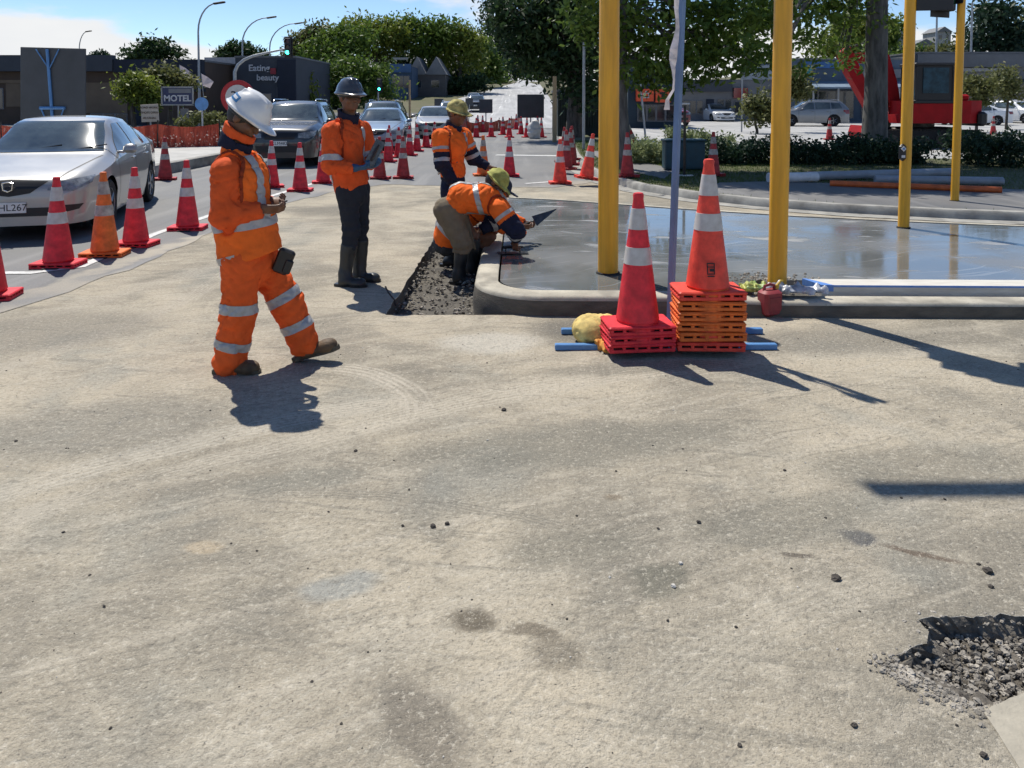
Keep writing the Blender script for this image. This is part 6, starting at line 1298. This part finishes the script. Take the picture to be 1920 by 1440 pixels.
for px in (1505, 1550, 1605, 1660): x, z = loc(px, 166); b = MB(); b.tube([(x, -2.1, 0), (x, -2.1, z)], .07, 8); b.build('canopy_post', M_LGREY, t, 40)
t, P, Wn, Aw, loc = bld('wide grey shop with dark windows at the car park edge', 1716, 2080, 62, 100, M_GREYW, 14); P('fascia', 1716, 102, 2080, 126, wallmat('fascia_grey', (.13, .14, .155)), .4); P('fascia', 1780, 128, 1905, 134, M_LGREY, .2); Wn(1800, 136, 1870, 146, 4); Wn(1780, 158, 1900, 214, 8); Wn(1910, 158, 2060, 214, 8); Aw(1770, 148, 2070, 156, M_SLATE2, 1.6)
# sheltered wall behind the yellow pole
t, P, Wn, Aw, loc = bld('dark green metal wall in the shade of the tall tree', 1046, 1128, 36, 172, M_DKGREEN, 5, name='metal_wall', cat='wall')
for i in range(16): P('wall_rib', 1047+i*5, 173, 1049+i*5, 240, M_DKGREEN, .05)
# houses on the far hill
for i, (px, py, w, l) in enumerate(((1690, 66, 34, 'white roofed house high on the far hill'), (1735, 84, 40, 'pale house lower on the far hill'), (1672, 92, 30, 'small grey house behind the trunk on the far hill'), (1770, 60, 26, 'small white house at the top of the far hill'))):
    Y = 150+i*8; c = A(px, py, Y); ww = w*Y/1442; t = thing('hill_house', l, 'house', (c.x, Y, float(terrain(c.x, Y)))); h = c.z-t.location.z; b = MB(); b.box((0, 3, h/2), (ww, 6, h)); b.build('wall', M_LGREY, t); b = MB(); b.prism([(-ww/2-.3, 0), (ww/2+.3, 0), (0, 1.2)], -6.3, .3, M=Matrix.Translation((0, 0, h)) @ Matrix.Rotation(R(90), 4, 'X')); b.build('roof', M_LGREY if i % 2 == 0 else M_ROOFG, t)
    for k in (-.25, .25): b = MB(); b.box((ww*k, -.02, h-1.1), (ww*.2, .06, .9)); b.build('window', M_WIN, t)
for px, Y, b_, l in ((1700, 140, [(1690, 105, 26, 14), (1720, 100, 24, 12)], 'green trees below the hill houses'), (1780, 135, [(1770, 98, 26, 12), (1745, 108, 24, 10)], 'olive trees beside the hill houses'), (1668, 145, [(1665, 70, 14, 16), (1680, 50, 12, 8)], 'dark tree beside the white roofed house'), (1640, 150, [(1655, 90, 20, 14)], 'low tree beside the grey hill house')): tree(l, px, Y, b_, 1800, .35, 'mid' if px != 1780 else 'olive', .25, clump=1.4)
# ================================================================ LAMPS, SIGNALS, SIGNS
def lamp(label, px, Y, ytop, pxend, yend):
    p = A(px, 190, Y); z0 = float(terrain(p.x, Y)); t = thing('street_lamp', label, 'street lamp', (p.x, Y, z0)); e = A(pxend, yend, Y)-t.location; h = A(px, ytop, Y).z-z0; b = MB(); pts = [(0, 0, 0), (0, 0, h*.5), (0, 0, h*.82)]; r = [.10, .075, .06]
    for i in range(1, 8): a = i/7*math.pi/2; pts.append((e.x*(1-math.cos(a))*.9, 0, h*.82+(e.z-h*.82)*math.sin(a))); r.append(.06-.003*i)
    b.tube(pts, r, 8); b.build('pole', M_GALV, t, 50); b = MB(); b.box((e.x, 0, e.z+.02), (.75, .25, .12), Matrix.Rotation(-.15, 3, 'Y'), bev=.04); b.build('lamp_head', MATS['dark_steel'], t)
lamp('tall curved street lamp nearest the motel sign', 374, 48, 20, 411, 6); lamp('curved street lamp above the rounded dark tree', 456, 58, 50, 509, 33); lamp('curved street lamp beside the overhead green signal', 507, 68, 62, 560, 44); lamp('far thin street lamp above the grey roof', 151, 90, 72, 166, 59)
for px, Y, yt, l in ((1823, 66, 5, 'tall thin light pole behind the grey shop'), (1757, 70, 20, 'grey pole rising behind the excavator cab'), (1095, 24.5, 80, 'white steel post on the grass by the footpath'), (768, 62, 150, 'yellow timber post beyond the queue of cars'), (1040, 31, 143, 'brown timber pole at the road edge')):
    p = A(px, yt, Y); z0 = max(float(terrain(p.x, Y)), 0); b = MB(); r = .09 if Y > 50 or px == 1040 else .045; b.tube([(0, 0, 0), (0, 0, (p.z-z0)/2), (0, 0, p.z-z0)], [r, r, r*.9], 10); o = b.build('post', M_WOOD if px in (768, 1040) else M_GALV, None, 40, (p.x, Y, z0)); tag(o, l, 'post')
# mast arm signal
Y = 42; p = A(441, 190, Y); t = thing('traffic_signal', 'curved mast arm traffic signal showing green over the road', 'traffic signal', (p.x, Y, .2)); b = MB(); pts = [(0, 0, 0), (0, 0, 2), (0, 0, A(441, 135, Y).z-.2)]+[tuple(A(x, y, Y)-t.location) for x, y in ((446, 122), (458, 112), (475, 105), (505, 98), (534, 92))]; b.tube(pts, [.11, .10, .09, .085, .08, .07, .06, .05], 10); b.build('mast', M_GALV, t, 50)
signal_head(t, tuple(A(540, 88, Y)-t.location), 0, 2, 1.0)
Y = 62; p = A(709, 190, Y); t = thing('traffic_signal', 'post mounted traffic signal showing green behind the gumboot worker', 'traffic signal', (p.x, Y, float(terrain(p.x, Y)))); b = MB(); b.tube([(0, 0, 0), (0, 0, 3.2)], .07, 8); b.build('post', M_GALV, t, 40); signal_head(t, tuple(A(712, 160, Y)-t.location+Vector((0, -.15, 0))), 0, 2, 1.0)
def sign(label, px, py, wp, hp, Y, face, posts=1, zb=0., tilt=0., back=None, shape='rect', text=None, name='sign', cat='sign', pm=None):
    c = A(px, py, Y); s = Y/1442; t = thing(name, label, cat, (c.x, Y, zb), rot=(0, 0, 0)); w, h = wp*s, hp*s; z = c.z-zb
    b = MB()
    if shape == 'rect': b.box((0, 0, z), (w, .03, h), Matrix.Rotation(tilt, 3, 'Y'), bev=.008)
    else: b.lathe([(0, -.012), (w/2, -.012), (w/2, .012), (0, .012)], 28, (0, 0, z), M=Matrix.Rotation(R(90), 3, 'X'))
    f = b.build('face', face, t)
    for i in range(posts):
        x = 0 if posts == 1 else (-w*.3+i*w*.6); b = MB(); b.tube([(x, .05, 0), (x, .05, z+h*.3)], .035, 8); b.build('post', pm or M_GALV, t, 40)
    return t, f, z, w, h
M_BACK = mat('sign_back', (.055, .060, .068), .6, var=.15, scale=2); M_SWHITE = mat('sign_white', (.62, .60, .57), .6, var=.1)
t, f, z, w, h = sign('large grey sign back on a blue frame standing behind the silver sedan', 100, 165, 122, 150, 15.5, M_BACK, 0, .24, R(1.5))
for nm, pts, r in (('brace', [(-.02, -.04, .0), (0, -.04, z-h*.5), (-.08, -.04, z+h*.48)], .03), ('strut', [(-.3, -.05, z+h*.48), (-.06, -.05, z+h*.25)], .012), ('strut', [(.16, -.05, z+h*.48), (-.03, -.05, z+h*.25)], .012), ('crossbar', [(-.25, -.05, z-h*.25), (.25, -.05, z-h*.25)], .035), ('strut', [(-.23, -.05, z-h*.25), (.0, -.05, z-h*.62)], .014), ('strut', [(.23, -.05, z-h*.25), (.02, -.05, z-h*.62)], .014)):
    b = MB(); b.tube(pts, r, 6); b.build(nm, M_BLUE, t, 40)
for x in (-.3, .3): b = MB(); b.tube([(0, 0, z-h*.6), (x, .5*x, 0)], .025, 6); b.build('leg', M_BLUE, t, 40)
for px, py, wp, hp, Y, l in ((823, 193, 17, 16, 62, 'small dark sign back on the hill road shoulder'), (911, 199, 25, 26, 47, 'square dark sign back standing on the hill road'), (995, 199, 50, 44, 40, 'wide dark sign back behind the red mesh fence'), (880, 190, 14, 12, 60, 'small dark sign back beside the pale hat')): sign(l, px, py, wp, hp, Y, M_BACK, 1, float(terrain(A(px, py, Y).x, Y)))
t, f, z, w, h = sign('navy and white motel board on a white post', 333, 180, 58, 33, 36, mat('sign_navy', (.035, .045, .11), .5), 1, .24, pm=M_LGREY)
b = MB()
for dx, dz, ww, hh in ((0, h/2, w+.06, .06), (0, -h/2, w+.06, .06), (-w/2, 0, .06, h), (w/2, 0, .06, h)): b.box((dx, -.03, z+dz), (ww, .04, hh))
b.build('frame', M_LGREY, t); textobj('lettering', 'MOTEL', .40, M_WTXT, f, (.0, -.03, z-.12), ext=.01, bold=.012); b = MB(); b.box((.12, -.025, z+.24), (w*.72, .02, .2)); b.build('upper_band', M_GREYW, f)
sign('pale grey board hanging below the motel board', 346, 215, 15, 22, 36.2, M_GREYW, 1, .24)
t, f, z, w, h = sign('cream notice board with faint printed lines', 281, 212, 33, 33, 34, mat('sign_cream', (.52, .45, .36), .6), 1, .24, R(-3))
for k, (s_, dz) in enumerate((('ROAD WORKS', .24), ('SHOPS OPEN', 0.02), ('AS USUAL', -.22))): textobj('lettering', s_, .13, M_BROWN, f, (0, -.03, z+dz), ext=.004)
sign('blue round sign on a thin post', 378, 195, 25, 25, 30, M_BLUE, 1, .24, shape='disc'); sign('white square notice on the dark fence', 692, 201, 15, 15, 50, M_SWHITE, 1, 0.)
t, f, z, w, h = sign('red ringed round speed sign behind the white hard hat', 446, 182, 64, 64, 21, mat('sign_red', (.42, .015, .02), .5), 1, .24, shape='disc'); b = MB(); b.lathe([(0, -.004), (w*.36, -.004), (w*.36, .004), (0, .004)], 28, (0, -.018, z), M=Matrix.Rotation(R(90), 3, 'X')); b.build('inner_disc', M_SWHITE, f); textobj('digits', '30', .42, M_TRIM, f, (0, -.024, z), ext=.002)
for px, py, Y, l in ((345, 138, 44, 'small pale flag on a leaning pole above the olive bush'), (386, 155, 42, 'white feather flag beside the street lamp')):
    c = A(px, py, Y); t = thing('flag', l, 'flag', (c.x, Y, .2)); b = MB(); b.tube([(0, 0, 0), (-.25, 0, c.z+.3)], .02, 6); b.build('pole', M_GALV, t); b = MB(); b.add([(-.25, 0, c.z+.3), (-.22, 0, c.z-.35), (.2, .05, c.z-.5), (.45, -.05, c.z-.15), (.1, .04, c.z+.1)], [(0, 1, 2, 3, 4)]); b.build('cloth', mat('flag_cloth', (.55, .48, .50), .7, trans=.3), t)
# teal cabinet, T post
c = G(1281, 318, .125); t = thing('utility_cabinet', 'dark teal cabinet standing on the verge under the street tree', 'cabinet', c); M_TEAL = mat('teal_metal', (.012, .055, .075), .5, var=.15); b = MB(); b.box((0, 0, .33), (.88, .4, .62), bev=.02); b.build('case', M_TEAL, t); b = MB(); b.box((0, 0, .66), (.94, .46, .05), bev=.015); b.build('lid', M_TEAL, t); b = MB(); b.box((-.22, -.205, .33), (.41, .02, .54), bev=.006); b.build('door', M_TEAL, t); b = MB(); b.box((.22, -.205, .33), (.41, .02, .54), bev=.006); b.build('door', M_TEAL, t)
c = G(1283, 330, .125); t = thing('sign_post', 'dark T shaped post with pale top beside the teal cabinet', 'post', c); b = MB(); b.tube([(0, 0, 0), (0, 0, A(1283, 198, c.y).z-.12)], .028, 8); b.build('post', MATS['dark_steel'], t, 40); b = MB(); b.box((.0, 0, A(1283, 197, c.y).z-.10), (.2, .05, .04), bev=.01); b.build('cap', M_SWHITE, t); b = MB(); b.box((0, 0, .01), (.36, .1, .03), bev=.01); b.build('foot', M_SWHITE, t)
for px, y0, Y, l in ((1212, 150, 30, 'thin leaning pale pole in front of the orange signs'), (1392, 130, 40, 'thin blue signed pole in the car park')):
    p = A(px, y0, Y); b = MB(); b.tube([(0, 0, 0), (-.25 if px == 1212 else 0, 0, p.z-.05)], .04, 8); o = b.build('post', M_GALV, None, 40, (p.x, Y, .05)); tag(o, l, 'post')
# ================================================================ ORANGE MESH FENCES
def netmat():
    t = NT('orange_netting'); w = t.noise(1., 4, .6, t.map((0, 0, 0), 0, (.12, .12, 1.5))); c = t.mix(t.rng(w, .35, .65), (.28, .035, .02), (.62, .11, .06)); n = t.noise(16, 3, .6)
    m = t.done(c, .6, t.bump(w, .6, .05)); t.put(t.b.inputs['Alpha'], t.rng(n, .3, .42, .55, 1.)); return m
M_NET = netmat()
def netfence(label, pts, h, z=0., seed=1):
    g = random.Random(seed); t = thing('mesh_fence', label, 'fence', (pts[0][0], pts[0][1], z)); o = Vector((pts[0][0], pts[0][1], 0)); P = [Vector((p[0], p[1], (p[2] if len(p) > 2 else 0)))-o for p in pts]
    for i in range(len(P)):
        b = MB(); b.tube([P[i], P[i]+Vector((g.uniform(-.04, .04), 0, h+.12))], .022, 6); b.build('post', MATS['dark_steel'], t)
        if i == len(P)-1: break
        b = MB(); n = 18; vs = []; d = (P[i+1]-P[i]); nn = Vector((-d.y, d.x, 0)).normalized()
        for a in range(n+1):
            q = P[i].lerp(P[i+1], a/n); sag = .10*math.sin(math.pi*a/n)
            for k in range(4): f = k/3; vs.append(q+nn*(.035*math.sin(a*2.3+k*1.1+seed)+g.uniform(-.01, .01))+Vector((0, 0, .02+f*(h-sag)-.02)))
        b.add(vs, [(a*4+k, a*4+4+k, a*4+5+k, a*4+1+k) for a in range(n) for k in range(3)]); b.build('netting', M_NET, t, 80)
_a = [(-19, 20.5), (-16.8, 21.2), (-14.6, 22), (-12.6, 22.7), (-10.8, 23.4), (-9.2, 24.2)]; netfence('orange mesh fence on the pale path behind the silver sedan', _a, .72, .24, 2)
_b2 = [(A(875, 0, 40).x, 40), (A(905, 0, 41).x, 41), (A(935, 0, 43).x, 43), (A(958, 0, 47).x, 47), (A(975, 0, 54).x, 54)]; netfence('red mesh fence snaking over the road before the hill', [(x, y, float(terrain(x, y))) for x, y in _b2], .62, 0., 3)
c = A(1002, 258, 34); o = sdfobj('bulk_bag', lambda P: np.maximum(el(P, (0, 0, .35), (.30, .28, .48)), -P[:, 2])+folds(P, .03, 14, 5), (-.45, -.45, -.01), (.45, .45, .95), .03, M_SWHITE); o.location = (c.x, 34, 0); tag(o, 'white bulk bag standing beside the wide sign back', 'bag')
